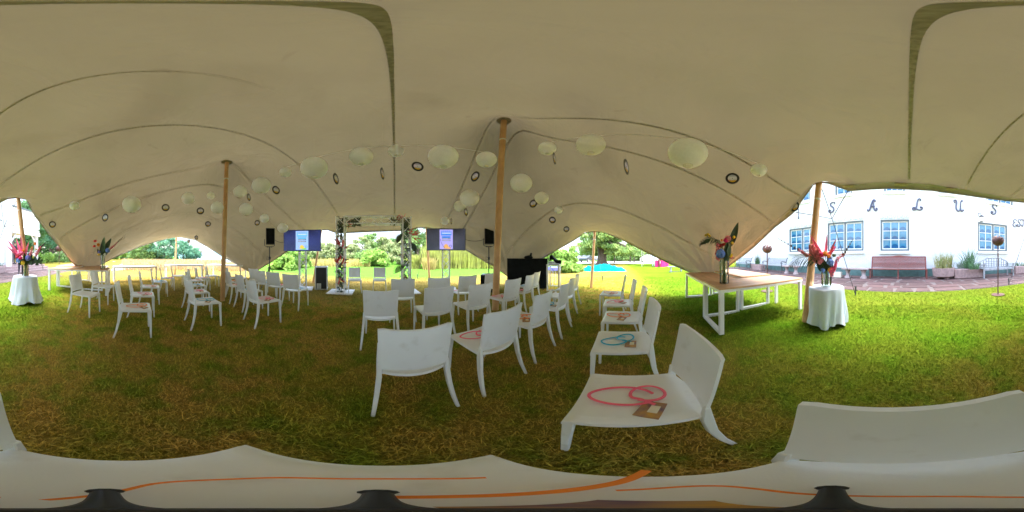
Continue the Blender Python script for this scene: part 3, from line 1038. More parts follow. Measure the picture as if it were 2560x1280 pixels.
# seen through the low arch at the back tables
for px, d, h, r, mt, lb in ((292, 52, 3.4, 3.2, 'f_light', 'small light green tree where the far path bends'), (318, 60, 4.0, 3.4, 'f_blue', 'bluish rounded tree behind the bend of the path'),
                            (345, 48, 4.4, 3.2, 'f_mid', 'mid green tree at the left end of the heath behind the back tables'), (372, 46, 5.2, 3.2, 'f_mid', 'leafy green tree second along the heath'),
                            (398, 46, 6.2, 3.4, 'f_blue', 'tall blue green tree left of the slim rear pole'), (424, 44, 6.6, 3.2, 'f_blue', 'tallest tree touching the rear pole on its left'),
                            (458, 50, 6.0, 3.4, 'f_blue', 'blue green tree just right of the slim rear pole'), (482, 54, 4.4, 3.3, 'f_blue', 'last rounded tree of the line before the open lake')):
    tree('heath_tree', lb, 'tree', px, d, h, r, mt, n=50, per=80, size=.26, crown0=.05, group='line of trees behind the heath')
# stage side
for px, d, h, r, mt, lb, sh in (
        (716, 15.5, 2.0, 1.6, 'f_light', 'bright green bush under the left screen', 'bush'),
        (742, 18, 1.9, 1.5, 'f_light', 'light bush half hidden by the left screen stand', 'bush'),
        (768, 40, 4.0, 3.2, 'f_olive', 'grey green tree behind the left screen stand', 'round'),
        (800, 44, 4.6, 3.4, 'f_olive', 'olive tree behind the left edge pole', 'round'),
        (828, 42, 4.2, 3.0, 'f_olive', 'olive tree left of the flower arch', 'round'),
        (876, 40, 3.6, 3.0, 'f_olive', 'low grey tree seen just inside the left leg of the arch', 'round'),
        (905, 42, 6.2, 3.2, 'f_olive', 'airy tall tree left of centre in the arch opening', 'round'),
        (930, 46, 7.8, 3.6, 'f_mid', 'tallest airy tree in the middle of the arch opening', 'round'),
        (958, 44, 6.4, 3.0, 'f_olive', 'dark topped tree right of centre in the arch opening', 'round'),
        (982, 48, 6.6, 3.0, 'f_dark', 'dark conifer shaped tree at the right of the arch opening', 'column'),
        (940, 20, 2.0, 2.0, 'f_light', 'bright green rounded bush in the middle of the arch opening', 'bush'),
        (916, 24, 2.0, 2.2, 'f_mid', 'mid green bush left of the bright bush', 'bush'),
        (998, 25, 3.9, 2.0, 'f_olive', 'weeping willow beside the right leg of the arch', 'bush'),
        (1044, 27, 7.6, 3.4, 'f_mid', 'tall green tree between arch and right screen', 'column'),
        (1022, 33, 7.0, 3.2, 'f_olive', 'hazy tree behind the right leg of the arch', 'round'),
        (1092, 30, 4.4, 3.0, 'f_mid', 'tree behind the reeds under the right screen', 'round'),
        (1150, 30, 4.2, 3.2, 'f_olive', 'olive tree behind the reeds right of the screen stand', 'round'),
        (1200, 32, 4.4, 3.2, 'f_mid', 'tree behind the reeds next to the main corner', 'round')):
    tree('bush' if sh == 'bush' else 'meadow_tree', lb, 'bush' if sh == 'bush' else 'tree', px, d, h, r, mt, n=44, per=95, size=.20 if d < 28 else .27, crown0=.08, shape=sh, droop=1.2 if 'willow' in lb else 0, group='trees and bushes beyond the stage')
# right arch
for px, d, h, r, mt, lb in ((1385, 16, 2.3, 1.5, 'f_light', 'yellow green bush right of the black panel'), (1420, 17, 2.4, 1.4, 'f_light', 'bright bush beside the far white building'),
                            (1405, 12.5, .9, 1.2, 'f_light', 'low light green clump in front of the bushes'), (1436, 13.5, .55, .8, 'f_light', 'smallest grassy clump near the blue tarp')):
    tree('bush', lb, 'bush', px, d, h, r, mt, n=34, per=100, size=.13, shape='bush', group='bushes by the black panel')
def cedar():
    d = 24
    x, y = D2(1505, d)
    t = thing('cedar_tree', 'huge old cedar with a thick dark trunk and drooping branches', 'tree', (x, y, 0))
    mb = MB().tube([(0, 0, -.2), (0, 0, .5), (.05, 0, 1.6), (0, .1, 4), (0, 0, 9)], [1.05, .72, .60, .5, .12], 14)
    cs, rs = [], []
    for k in range(64):
        z = random.uniform(1.7, 8.5)
        L = random.uniform(2.0, 6.2) * (1 - (z - 1.7) / 12)
        a = random.uniform(0, 2 * PI)
        tip = (L * math.cos(a), L * math.sin(a), z - 0.2 - L * .10)
        mb.tube([(0, 0, z - .1), (tip[0] * .5, tip[1] * .5, z + .25), tip], [.16, .09, .03], 5)
        for q in np.linspace(.35, 1, 5):
            cs.append((tip[0] * q + random.uniform(-.4, .4), tip[1] * q + random.uniform(-.4, .4), z + .1 - q * L * .1 - random.uniform(0, .45)))
            rs.append(random.uniform(.5, .95))
    obj('trunk', mb.mesh('trunk', 'bark', smooth=True), t)
    v, f = leaf_cloud(cs, rs, 95, .20, droop=1.6, squash=.55)
    v[:, 2] = np.maximum(v[:, 2], 1.15 + rng.uniform(0, .3, len(v)))
    obj('crown', npmesh('crown', v, f, 'f_cedar'), t)
cedar()
for px, d, h, r, mt, lb in ((1552, 40, 3.6, 3.4, 'f_mid', 'light green hedge tree behind the cedar'), (1580, 42, 4.2, 3.6, 'f_mid', 'green tree between cedar and white canopy'),
                            (1528, 44, 4.6, 3.6, 'f_light', 'pale tree close behind the cedar trunk'), (1620, 44, 4.0, 3.4, 'f_olive', 'dusky tree behind the white canopy'), (1470, 52, 6.5, 4.5, 'f_light', 'hazy tall tree left of the cedar'), (1660, 46, 4, 3.6, 'f_olive', 'far tree behind the pink stall')):
    tree('roadside_tree', lb, 'tree', px, d, h, r, mt, n=46, per=80, size=.25, crown0=.02, group='trees along the road')
for px, lb in ((1537, 'slender dark tree trunk right of the cedar'), (1575, 'slender dark trunk beside the road'), (1585, 'slightly thicker trunk beside the road'), (1604, 'dark trunk nearest the white canopy post')):
    tree('young_tree', lb, 'tree', px, 29, 3.8, 1.1, 'f_cedar', n=24, per=60, size=.2, crown0=.42, trunk=.11, group='young trees by the road', droop=1.0)

def blades(name, n, region, hgt, wid, mat, lean=.25, kind='stuff', taper=True):
    xs, ys = region(n)
    n = len(xs)
    z = gz(xs, ys)
    a = rng.uniform(0, 2 * PI, n)
    h = hgt * rng.uniform(.55, 1.25, n)
    w = wid * rng.uniform(.6, 1.3, n)
    lx = rng.normal(0, lean, n) * h
    ly = rng.normal(0, lean, n) * h
    ca, sa = np.cos(a) * w, np.sin(a) * w
    base0 = np.stack([xs - ca, ys - sa, z - .005], 1)
    base1 = np.stack([xs + ca, ys + sa, z - .005], 1)
    mid0 = np.stack([xs - ca * .75 + lx * .35, ys - sa * .75 + ly * .35, z + h * .6], 1)
    mid1 = np.stack([xs + ca * .75 + lx * .35, ys + sa * .75 + ly * .35, z + h * .6], 1)
    tip = np.stack([xs + lx, ys + ly, z + h * .97], 1)
    v = np.stack([base0, base1, mid0, mid1, tip], 1).reshape(-1, 3)
    o = (np.arange(n) * 5)[:, None]
    f = np.concatenate([o + np.array([0, 1, 3]), o + np.array([0, 3, 2]), o + np.array([2, 3, 4])])
    return tag(obj(name, npmesh(name, v, f, mat)), kind=kind)
def wedge(px0, px1, d0, d1):
    def f(n):
        a = rng.uniform(az(px0), az(px1), n)
        d = np.sqrt(rng.uniform(d0 * d0, d1 * d1, n))
        return d * np.sin(a), d * np.cos(a)
    return f
tag(blades('reeds', 5200, wedge(1055, 1262, 15.5, 22), 2.3, .035, 'reed', .13), 'tall green and yellow reeds behind the right screen', 'reeds')
tag(blades('reeds', 1100, wedge(1058, 1088, 14.5, 16), 1.0, .03, 'reedyellow', .2), 'low straw coloured reeds by the small black sign', 'reeds')
tag(blades('reeds', 2600, wedge(1022, 1050, 15.5, 19), 1.25, .025, 'reed', .3), 'rounded clump of reeds right of the arch leg', 'reeds')
tag(blades('tall_grass', 4200, wedge(690, 925, 18.5, 26), .85, .035, 'reedyellow', .25), 'yellowed tall grass behind the arch', 'grass')
tag(blades('heath', 9000, wedge(306, 555, 13.5, 36), .62, .04, 'reedstraw', .3), 'tan heath of tall dry grass behind the back tables', 'heath')
tag(blades('tall_grass', 700, wedge(545, 615, 13, 17), .8, .02, 'reedstraw', .25), 'thin dry stalks at the lake edge', 'grass')
def lawn_region(r0, r1, power=1.0):
    def f(n):
        a = rng.uniform(0, 2 * PI, n)
        r = r0 + (r1 - r0) * rng.uniform(0, 1, n) ** power
        x, y = r * np.sin(a), r * np.cos(a)
        u = x * U[0] + y * U[1]
        k = u > EDGE + .03
        return x[k], y[k]
    return f
tag(blades('grass', 190000, lawn_region(.25, 3.6), .030, .0029, 'blade', .85), 'short dry and green grass under the tent', 'grass')
tag(blades('grass', 130000, lawn_region(2.8, 9.5), .032, .0060, 'blade', .7), 'short lawn grass further from the chairs', 'grass')

sheet('lake', [D2(470, 38), D2(640, 30), D2(660, 900), D2(430, 900)], 0.004, 'water')
sheet('gravel_path', [D2(278, 13.0), D2(330, 15.5), D2(318, 34), D2(282, 34)], 0.008, 'gravel')
sheet('road', [D2(1440, 27), D2(1560, 26), D2(1700, 24), D2(1760, 20), D2(1745, 34), D2(1600, 40), D2(1440, 40)], 0.004, 'gravel')
hb = MB()
hp = [(D2(px, 700), 12 + 14 * math.sin((px - 440) / 260 * PI) + 3 * math.sin(px / 17)) for px in range(430, 760, 10)]
for i in range(len(hp) - 1):
    (x0, y0), h0 = hp[i]; (x1, y1), h1 = hp[i + 1]
    hb.add([(x0, y0, 0), (x1, y1, 0), (x1 * 1.25, y1 * 1.25, h1), (x0 * 1.25, y0 * 1.25, h0)], [(0, 1, 2, 3)])
tag(obj('hills', hb.mesh('hills', 'farhill', smooth=True)), kind='structure')
hb = MB()
hp = [(D2(px, 260), 9 + 4 * math.sin(px / 23) + 2 * math.sin(px / 7)) for px in range(760, 1100, 6)]
for i in range(len(hp) - 1):
    (x0, y0), h0 = hp[i]; (x1, y1), h1 = hp[i + 1]
    hb.add([(x0, y0, 0), (x1, y1, 0), (x1 * 1.2, y1 * 1.2, h1 * 1.15), (x0 * 1.2, y0 * 1.2, h0 * 1.15)], [(0, 1, 2, 3)])
tag(obj('hills', hb.mesh('hills', 'farhill', smooth=True)), kind='structure')
# ================================================================== THE STRETCH TENT
SUP = {'L': (45, 491.5, 4.40), 'A1': (215, 676, 7.0), 'BK': (441, 591.5, 10.3), 'A2': (636, 687, 9.3), 'SL': (803, 573.5, 7.6), 'SR': (1066, 567, 7.2),
       'A3': (1274, 693, 7.2), 'RB': (1487, 576.5, 6.5), 'A4': (1782, 691, 5.2), 'R': (2048, 451.6, 2.95), 'L2': (2605, 491.5, 4.40)}
SEG = [('L', [(65, 496), (87, 538), (110, 568), (131, 594), (164, 634), (181, 655), (196, 668)], 'A1', .06),
       ('A1', [(235, 668), (262, 655), (280, 645.6), (307, 633.6), (345, 617), (389, 603), (428, 593.5)], 'BK', .05),
       ('BK', [(455, 592), (488, 599), (521, 617), (553, 638.5), (590, 659), (622, 678)], 'A2', .05),
       ('A2', [(648, 672.5), (675, 655.6), (703, 637), (716, 629), (750, 603), (775, 584), (788, 577.6)], 'SL', .06),
       ('SL', [(819, 573), (840, 580.5), (864, 580.5), (895, 579), (925, 577.6), (965, 576.3), (1003, 575), (1027, 571.5), (1046, 567.5)], 'SR', .04),
       ('SR', [(1085, 571), (1110, 584), (1140, 606), (1163, 622), (1183, 634.5), (1219, 655.6), (1233, 662.6), (1258, 681)], 'A3', .06),
       ('A3', [(1292, 683), (1320, 667), (1355, 645), (1397, 620), (1435, 598.7), (1460, 581.5), (1475, 577.5)], 'RB', .06),
       ('RB', [(1511, 579.6), (1533, 588), (1563, 601), (1607, 624), (1666, 653), (1720, 676), (1755, 687)], 'A4', .06),
       ('A4', [(1800, 681), (1829, 657), (1860, 634), (1886, 612.6), (1937, 564), (1975, 535), (1990, 521), (2006, 496), (2034, 458)], 'R', .06),
       ('R', [(2070, 454), (2099, 464), (2123, 472.5), (2144, 471), (2180, 468), (2226, 466), (2329, 471.5), (2415, 483.6), (2484, 494), (2560, 503), (2580, 494)], 'L2', .02)]
bx, by, bdist = [], [], []
for a, pts, b, k in SEG:
    pa, pb = SUP[a], SUP[b]
    A = np.array(D2(pa[0], pa[2])); B = np.array(D2(pb[0], pb[2]))
    bx.append(pa[0]); by.append(pa[1]); bdist.append(pa[2])
    for px, py in pts:
        dr = np.array([math.sin(az(px)), math.cos(az(px))])
        e = B - A                                              # ray meets chord
        t = (A[0] * dr[1] - A[1] * dr[0]) / (-(e[0] * dr[1] - e[1] * dr[0]))
        d = float(np.dot(A + t * e, dr))
        bx.append(px); by.append(py); bdist.append(d * (1 - k * 4 * t * (1 - t)))
bx.append(2605); by.append(491.5); bdist.append(4.40)
bx, by, bdist = map(np.array, (bx, by, bdist))
def edge_at(px):
    px = (np.asarray(px, float) - 45) % 2560 + 45
    py = np.interp(px, bx, by)
    d = np.interp(px, bx, bdist)
    return d, H + d * np.tan((640 - py) / 1280 * PI)
def px_of(x, y): return 1280 + np.arctan2(x, y) / (2 * PI) * 2560

POLES = [('main', G(1238, 775), P(1260, 296, 3.2)), ('slim', G(556, 752), P(567, 399, 4.35))]
GS = 0.1
gx = np.arange(-12.5, 8.5, GS)
gy = np.arange(-9.5, 9.5, GS)
XX, YY = np.meshgrid(gx, gy, indexing='ij')
RRr = np.hypot(XX, YY)
ed, ez = edge_at(px_of(XX, YY))
inside = RRr < ed
Z = ez.copy()
Z[inside] = 3.2
fixed = ~inside
for nm, b, tp in POLES:
    q = np.hypot(XX - tp.x, YY - tp.y)
    k = q < 0.42
    Z[k] = tp.z - 0.30 * (q[k] / .42) ** 2
    fixed |= k
free = ~fixed
PRES = 0.10 * GS * GS / 4                    # a light upward belly, as wind gives the cloth
for it in range(1500):
    N = 0.25 * (np.roll(Z, 1, 0) + np.roll(Z, -1, 0) + np.roll(Z, 1, 1) + np.roll(Z, -1, 1)) + PRES
    Z = np.where(free, Z + 1.0 * (N - Z), Z)
    if it < 1100 and it % 1 == 0:                              # over-relax by blocks
        m = free & (((np.indices(Z.shape).sum(0)) % 2) == it % 2)
        N = 0.25 * (np.roll(Z, 1, 0) + np.roll(Z, -1, 0) + np.roll(Z, 1, 1) + np.roll(Z, -1, 1)) + PRES
        Z = np.where(m, Z + 1.85 * (N - Z), Z)
near = np.zeros_like(inside)
for it in range(6):
    N = 0.25 * (np.roll(Z, 1, 0) + np.roll(Z, -1, 0) + np.roll(Z, 1, 1) + np.roll(Z, -1, 1))
    Z = np.where(inside, Z * .4 + N * .6, Z)
def TZ(x, y):
    x, y = np.asarray(x, float), np.asarray(y, float)
    fi = np.clip((x - gx[0]) / GS, 0, len(gx) - 2.001)
    fj = np.clip((y - gy[0]) / GS, 0, len(gy) - 2.001)
    i, j = fi.astype(int), fj.astype(int)
    a, b = fi - i, fj - j
    return Z[i, j] * (1 - a) * (1 - b) + Z[i + 1, j] * a * (1 - b) + Z[i, j + 1] * (1 - a) * b + Z[i + 1, j + 1] * a * b
ANCH = [D2(SUP[k][0], SUP[k][2]) for k in ('A1', 'A2', 'A3', 'A4')]
def pleat(x, y, s):
    dz = np.zeros_like(x)
    for ax_, ay_ in ANCH:
        q = np.hypot(x - ax_, y - ay_)
        th = np.arctan2(y - ay_, x - ax_)
        dz += (.055 * np.sin(23 * th) + .03 * np.sin(41 * th + 1)) * np.exp(-((q / 1.15) ** 1.5)) * np.clip(q / .25, 0, 1)
    return dz * np.clip((1 - s) * 9, 0, 1)
NC, NR = 900, 84
pxs = np.concatenate([45 + np.arange(NC) * 2560 / NC])
ang = az(pxs)
rmax, zb = edge_at(pxs)
S = np.linspace(0, 1, NR + 1)[1:] ** 0.9
RR2 = rmax[None, :] * S[:, None]
X = RR2 * np.sin(ang)[None, :]
Y = RR2 * np.cos(ang)[None, :]
ZZ = TZ(X, Y)
w = np.clip((S - .90) / .10, 0, 1)[:, None] ** 2
ZZ = ZZ * (1 - w) + zb[None, :] * w
ZZ = ZZ + pleat(X, Y, np.repeat(S[:, None], NC, 1))
tv = np.concatenate([[[0, 0, float(TZ(0, 0))]], np.stack([X, Y, ZZ], -1).reshape(-1, 3)])
idx = 1 + np.arange(NR * NC).reshape(NR, NC)
nx_ = np.roll(idx, -1, 1)
quads = np.stack([idx[:-1], nx_[:-1], nx_[1:], idx[1:]], -1).reshape(-1, 4)
TENT = thing('stretch_tent', 'large beige stretch tent spread over the chairs and open towards the house', 'tent', (0, 0, 0))
me = npmesh('canopy', tv, quads, 'canvas', smooth=True)
can = obj('canopy', me, TENT)
capm = MB()
capm.add([tuple(tv[0])] + [tuple(p) for p in tv[1:1 + NC]], [(0, 1 + (k + 1) % NC, 1 + k) for k in range(NC)])
pk = obj('canopy_centre', capm.mesh('canopy_centre', 'canvas', smooth=True), TENT)
# hem: a darker band sewn along the edge and a rolled rope edge
hw = 0.115
i0 = np.clip(1 - hw / rmax, 0, 1)
inner = np.stack([X[-1] * i0, Y[-1] * i0, np.interp(1, [0, 1], [0, 1]) * (ZZ[-1] * 1.0)], -1)
def canz(sfrac):
    rows = np.interp(sfrac, S, np.arange(NR))
    lo = np.floor(rows).astype(int); hi = np.minimum(lo + 1, NR - 1); f = rows - lo
    c = np.arange(NC)
    return ZZ[lo, c] * (1 - f) + ZZ[hi, c] * f
inner[:, 2] = canz(i0) - .012
outer = np.stack([X[-1], Y[-1], ZZ[-1] - .012], -1)
drop = outer.copy(); drop[:, 2] -= .035
hv = np.concatenate([inner, outer, drop])
k = np.arange(NC); k2 = (k + 1) % NC
hf = np.concatenate([np.stack([k, k2, NC + k2, NC + k], -1), np.stack([NC + k, NC + k2, 2 * NC + k2, 2 * NC + k], -1)])
obj('hem', npmesh('hem', hv, hf, 'hem', smooth=True), TENT)

def inside_pt(x, y, m=.06):
    d, _ = edge_at(px_of(x, y))
    return np.hypot(x, y) < d - m
def seam(L0, L1, wd, mat='seam', u1=12):
    us = np.arange(-9, u1, .06)
    vs_ = L0 + (L1 - L0) * (us + 6) / 16
    x = us * U[0] + vs_ * Vv[0]; y = us * U[1] + vs_ * Vv[1]
    ok = inside_pt(x, y, .15)
    x, y = x[ok], y[ok]
    if len(x) < 3: return
    sf = np.hypot(x, y) / edge_at(px_of(x, y))[0]
    def zat(xx, yy):
        s = np.hypot(xx, yy) / edge_at(px_of(xx, yy))[0]
        w = np.clip((s - .90) / .10, 0, 1) ** 2
        return TZ(xx, yy) * (1 - w) + edge_at(px_of(xx, yy))[1] * w + pleat(xx, yy, s)
    n = len(x)
    if u1 < 12: wd = wd * np.clip((us[ok][-1] - us[ok]) / 2.5, .05, 1)
    xa, ya = x - Vv[0] * wd / 2, y - Vv[1] * wd / 2
    xb, yb = x + Vv[0] * wd / 2, y + Vv[1] * wd / 2
    v = np.concatenate([np.stack([xa, ya, zat(xa, ya) - .012], -1), np.stack([xb, yb, zat(xb, yb) - .012], -1)])
    i = np.arange(n - 1)
    obj('seam', npmesh('seam', v, np.stack([i, i + 1, n + i + 1, n + i], -1), mat, smooth=True), TENT)
def seam_offset(az_deg, py):
    t = np.linspace(.3, 9, 800)
    a = R(az_deg)
    x, y = t * math.sin(a), t * math.cos(a)
    e = np.arctan2(TZ(x, y) - H, t)
    ok = inside_pt(x, y, .2)
    e = np.where(ok, e, 9)
    i = int(np.argmin(np.abs(e - el(py))))
    return t[i] * (1 if az_deg > 0 else -1), float(TZ(x[i], y[i]))
seam(-.027, -.024, .036)
for a, pys in ((49, (313, 395, 556)), (-131, (178, 317, 449, 496, 560))):
    for py in pys:
        L, zz = seam_offset(a, py)
        print('SEAM', a, py, round(L, 2), round(zz, 2))
        seam(L, L, .022, 'seam' if abs(L) < 2.5 and py > 200 else 'seamfine', 1.2 if py == 178 else 12)
print('ZENITH', float(TZ(0, 0)))

# webbing loops and patches along the house edge
for px in (2123, 2253, 2380):
    d, z = edge_at(px)
    x, y = D2(px, float(d) * .955)
    m = MB().box((0, 0, 0), (.20, .11, .006))
    obj('hem_patch', m.mesh('hem_patch', 'seamfine'), TENT, loc=(x, y, float(TZ(x, y)) * .25 + float(z) * .75 - .03), rz=-az(px))

# ------------------------------------------------------------------ poles
def pole(name, label, base, top, r0, r1, cap=False):
    base, top = Vector(base), Vector(top)
    t = thing(name, label, 'tent pole', base, 0, 'tent poles')
    v = top - base
    n = 14
    pts = [v * (i / n) for i in range(n + 1)]
    pts[0] = v * -.01
    rad = [r0 + (r1 - r0) * i / n + (random.uniform(-.0015, .0015)) for i in range(n + 1)]
    obj('shaft', MB().tube(pts, rad, 16).mesh('shaft', 'pole', smooth=True), t)
    if cap:
        m = MB().lathe([(0.0, -.015), (.125, -.015), (.15, .0), (.15, .02), (.05, .035), (.0, .035)], 24, tuple(v))
        obj('cap_plate', m.mesh('cap_plate', 'seamfine', smooth=True), t)
    m = MB().lathe([(r1 + .002, -.05), (r1 + .006, -.05), (r1 + .006, -.01), (r1 + .002, -.01)], 14, tuple(v * .86))
    obj('strap', m.mesh('strap', 'thread'), t)
def ptop(tp): return Vector((tp.x, tp.y, float(TZ(tp.x, tp.y)) - .03))
pole('tent_pole', 'thick main wooden tent pole standing among the chairs near the black panel', POLES[0][1], ptop(POLES[0][2]), .078, .062, True)
pole('tent_pole', 'slimmer round wooden inner pole between the two left chair rows', POLES[1][1], ptop(POLES[1][2]), .066, .055, True)
def edgepole(key, base, r, label):
    px, py, d = SUP[key]
    tp = P(px, py, d)
    pole('tent_pole', label, base, (tp.x, tp.y, tp.z - .02), r, r * .85)
edgepole('L', G(74, 756), .068, 'leaning wooden edge pole behind the flowers next to the veranda')
edgepole('R', G(2015, 803), .070, 'thick leaning wooden edge pole touching the clothed table by the house')
edgepole('BK', G(437, 692), .06, 'thin wooden edge pole at the rear arch behind the back tables')
edgepole('SL', G(783, 707), .055, 'leaning edge pole between the left screen and the flight case')
edgepole('SR', G(1074, 706), .055, 'edge pole just left of the right screen')
edgepole('RB', G(1478, 720), .055, 'edge pole standing in front of the cedar and blue tarp')

# ------------------------------------------------------------------ guy ropes
def rope(label, *lines, peg=None):
    mb = MB()
    for ln in lines:
        mb.tube([Vector(p) for p in ln], .008, 5)
    t = tag(obj('guy_rope', mb.mesh('guy_rope', 'rope')), label, 'rope', 'guy ropes of the tent')
    if peg is not None:
        m = MB().tube([peg + Vector((0, 0, -.05)), peg + Vector((.01, 0, .16))], .016, 6)
        m.tube([peg + Vector((0, 0, .13)), peg + Vector((0, 0, .27))], .026, 6)
        obj('peg', m.mesh('peg', 'iron'), t)
def topof(key, dz=-.03):
    px, py, d = SUP[key]
    return P(px, py, d) + Vector((0, 0, dz))
J = P(2080, 547, 3.7)
peg = G(2139, 738)
rope('black guy rope with a split upper end in front of the first iron letter', [topof('R'), J], [J, peg], [J, P(2123, 473, float(edge_at(2123)[0]))], [J, P(1990, 531, float(edge_at(1990)[0]))], peg=peg)
J = P(10, 567, 5.1)
peg = G(2522, 713)
rope('black guy rope pegged near the mesh torch and splitting beside the veranda', [topof('L'), J], [J, peg], [J, P(2562, 504, float(edge_at(2562)[0]))], [J, P(88, 541, float(edge_at(88)[0]))], peg=peg)
J = P(822, 615, 8.4)
peg = G(841, 692)
rope('rope running from the left stage pole down beside the arch', [topof('SL'), J], [J, peg], [J, P(840, 581, float(edge_at(840)[0]))], peg=peg)
peg = G(1044, 697)
rope('thin rope on the lawn between arch and right screen', [topof('SR'), peg], peg=peg)
peg = G(1506, 702)
rope('thin rope pegged in front of the blue tarp', [topof('RB'), peg], peg=peg)
peg = G(404, 672)
rope('thin rope left of the rear pole', [topof('BK'), peg], peg=peg)

# ------------------------------------------------------------------ paper lanterns and vinyl records
def lantern_mesh():
    mb = MB()
    nu, nv = 40, 34
    vs, fs = [], []
    for j in range(nv + 1):
        th = 0.16 + (PI - 0.40) * j / nv
        rr = 0.5 * (1 - .018 * (j % 2))
        for k in range(nu):
            vs.append((rr * math.sin(th) * math.cos(2 * PI * k / nu), rr * math.sin(th) * math.sin(2 * PI * k / nu), rr * .94 * math.cos(th)))
    fs = [(j * nu + k, (j + 1) * nu + k, (j + 1) * nu + (k + 1) % nu, j * nu + (k + 1) % nu) for j in range(nv) for k in range(nu)]
    mb.add(vs, fs)
    return mb.mesh('paper_lantern', 'paper', smooth=True)
LM = lantern_mesh()
ring = MB()
ring.tube([(.12 * math.cos(t), .12 * math.sin(t), -.456) for t in np.linspace(0, 2 * PI, 21)], .009, 5)
ring.tube([(-.12, 0, -.456), (0, 0, .1), (.12, 0, -.456)], .006, 4)
RINGM = ring.mesh('wire_ring', 'thread')
LANT = [(186, 514, 24, .22, 'small lone lantern near the veranda corner of the tent'), (329, 511, 46, .45, 'large lantern above the vase on the rear left tables'),
        (470, 496, 32, .32, 'medium lantern left of the slim inner pole'), (527, 489, 20, .22, 'smallest lantern just left of the slim inner pole'),
        (543, 519, 32, .32, 'medium lantern partly hidden behind the slim inner pole'), (600, 479, 32, .32, 'medium lantern right of the slim inner pole near its top'),
        (653, 464, 44, .42, 'large lantern beside a record above the left chairs'), (615, 523, 34, .34, 'medium lantern halfway down beside the slim inner pole'),
        (661, 546, 24, .22, 'small lantern above the left speaker'), (707, 570, 27, .30, 'lantern directly right of the left speaker'),
        (713, 431, 27, .22, 'small lantern left of the first big lantern of the long row'), (785, 420, 60, .45, 'big lantern above the left screen'),
        (903, 391, 50, .38, 'lantern above the left leg of the arch'), (990, 377, 33, .25, 'small lantern on the seam above the arch'),
        (1108, 392, 64, .45, 'big lantern above the right screen'), (1216, 399, 43, .32, 'lantern close on the left of the main pole'),
        (1303, 458, 50, .42, 'large lantern right of the main pole at mid height'), (1354, 495, 34, .32, 'medium lantern touching a record above the black panel'),
        (1396, 525, 20, .22, 'tiny lantern above the far cedar'), (1174, 495, 46, .42, 'large lantern left of the main pole at mid height'),
        (1150, 515, 30, .32, 'lantern tucked behind the larger one left of the main pole'), (1112, 552, 22, .24, 'small pale lantern over the right screen top'),
        (1368, 371, 36, .25, 'small lantern right of the main pole top'), (1477, 362, 58, .45, 'big lantern on the upper row above the cedar'),
        (1720, 383, 80, .45, 'largest and nearest lantern above the long tables'), (1897, 425, 36, .25, 'last small lantern of the row towards the house pole')]
lpos = []
for i, (px, py, hp, dia, lb) in enumerate(LANT):
    s = dia / (hp * PI / 1280)
    for _ in range(40):
        d = s * math.cos(el(py))
        p = P(px, py, d)
        if inside_pt(p.x, p.y, .1) and float(TZ(p.x, p.y)) > p.z + dia * .52 + .03: break
        s *= .97; dia *= .97
    else: print('LANTERN blocked', i)
    lpos.append((p, dia))
    o = tag(obj('paper_lantern', LM, loc=p, rz=random.uniform(0, 6)), 'white paper lantern, ' + lb, 'paper lantern', 'white paper lanterns under the tent')
    o.scale = (dia * random.uniform(.98, 1.02),) * 2 + (dia * random.uniform(.95, 1.0),)
    obj('wire_ring', RINGM, o)
    hang = float(TZ(p.x, p.y)) - p.z
    th = MB().tube([(0, 0, .47), (0.0, 0, hang / dia)], .0009 / dia, 4)
    obj('string', th.mesh('string', 'seamfine'), o)

def label_mat():
    m = bpy.data.materials.new('recordlabel')
    m.use_nodes = True
    nt = m.node_tree
    b = nt.nodes['Principled BSDF']
    b.inputs['Roughness'].default_value = .5
    tc = nt.nodes.new('ShaderNodeTexCoord')
    sp = nt.nodes.new('ShaderNodeSeparateXYZ')
    lnk(nt, tc.outputs['Generated'], sp.inputs[0])
    n = nt.nodes.new('ShaderNodeTexNoise')
    n.inputs['Scale'].default_value = 3.5
    n.inputs['Distortion'].default_value = 1.5
    lnk(nt, tc.outputs['Generated'], n.inputs['Vector'])
    a = nt.nodes.new('ShaderNodeMath'); a.operation = 'MULTIPLY_ADD'
    lnk(nt, n.outputs['Fac'], a.inputs[0]); a.inputs[1].default_value = .25
    lnk(nt, sp.outputs['Z'], a.inputs[2])
    r = nt.nodes.new('ShaderNodeValToRGB')
    e = r.color_ramp.elements
    e[0].position = 0.0; e[0].color = (.10, .12, .03, 1)
    e[1].position = 1.0; e[1].color = (.45, .42, .62, 1)
    for pos, c in ((.18, (.75, .45, .02, 1)), (.33, (.75, .50, .05, 1)), (.36, (.16, .16, .20, 1)), (.40, (.66, .62, .78, 1)), (.75, (.80, .77, .90, 1))):
        q = r.color_ramp.elements.new(pos); q.color = c
    lnk(nt, a.outputs[0], r.inputs[0])
    lnk(nt, r.outputs[0], b.inputs['Base Color'])
    return m
MAT['recordlabel'] = label_mat()
def disc(r, th, n=28, hole=0.0):
    mb = MB()
    prof = [(hole, -th / 2), (r, -th / 2), (r, th / 2), (hole, th / 2)]
    mb.lathe(prof, n)
    mb.v = [(x, z, y) for x, y, z in mb.v]
    mb.f = [f[::-1] for f in mb.f]
    return mb
RECM = disc(.1, .004).mesh('vinyl_record', 'vinyl')
RLAB = disc(.066, .0065).mesh('record_label', 'recordlabel')
RHOLE = disc(.006, .008).mesh('centre_hole', 'vinyl')
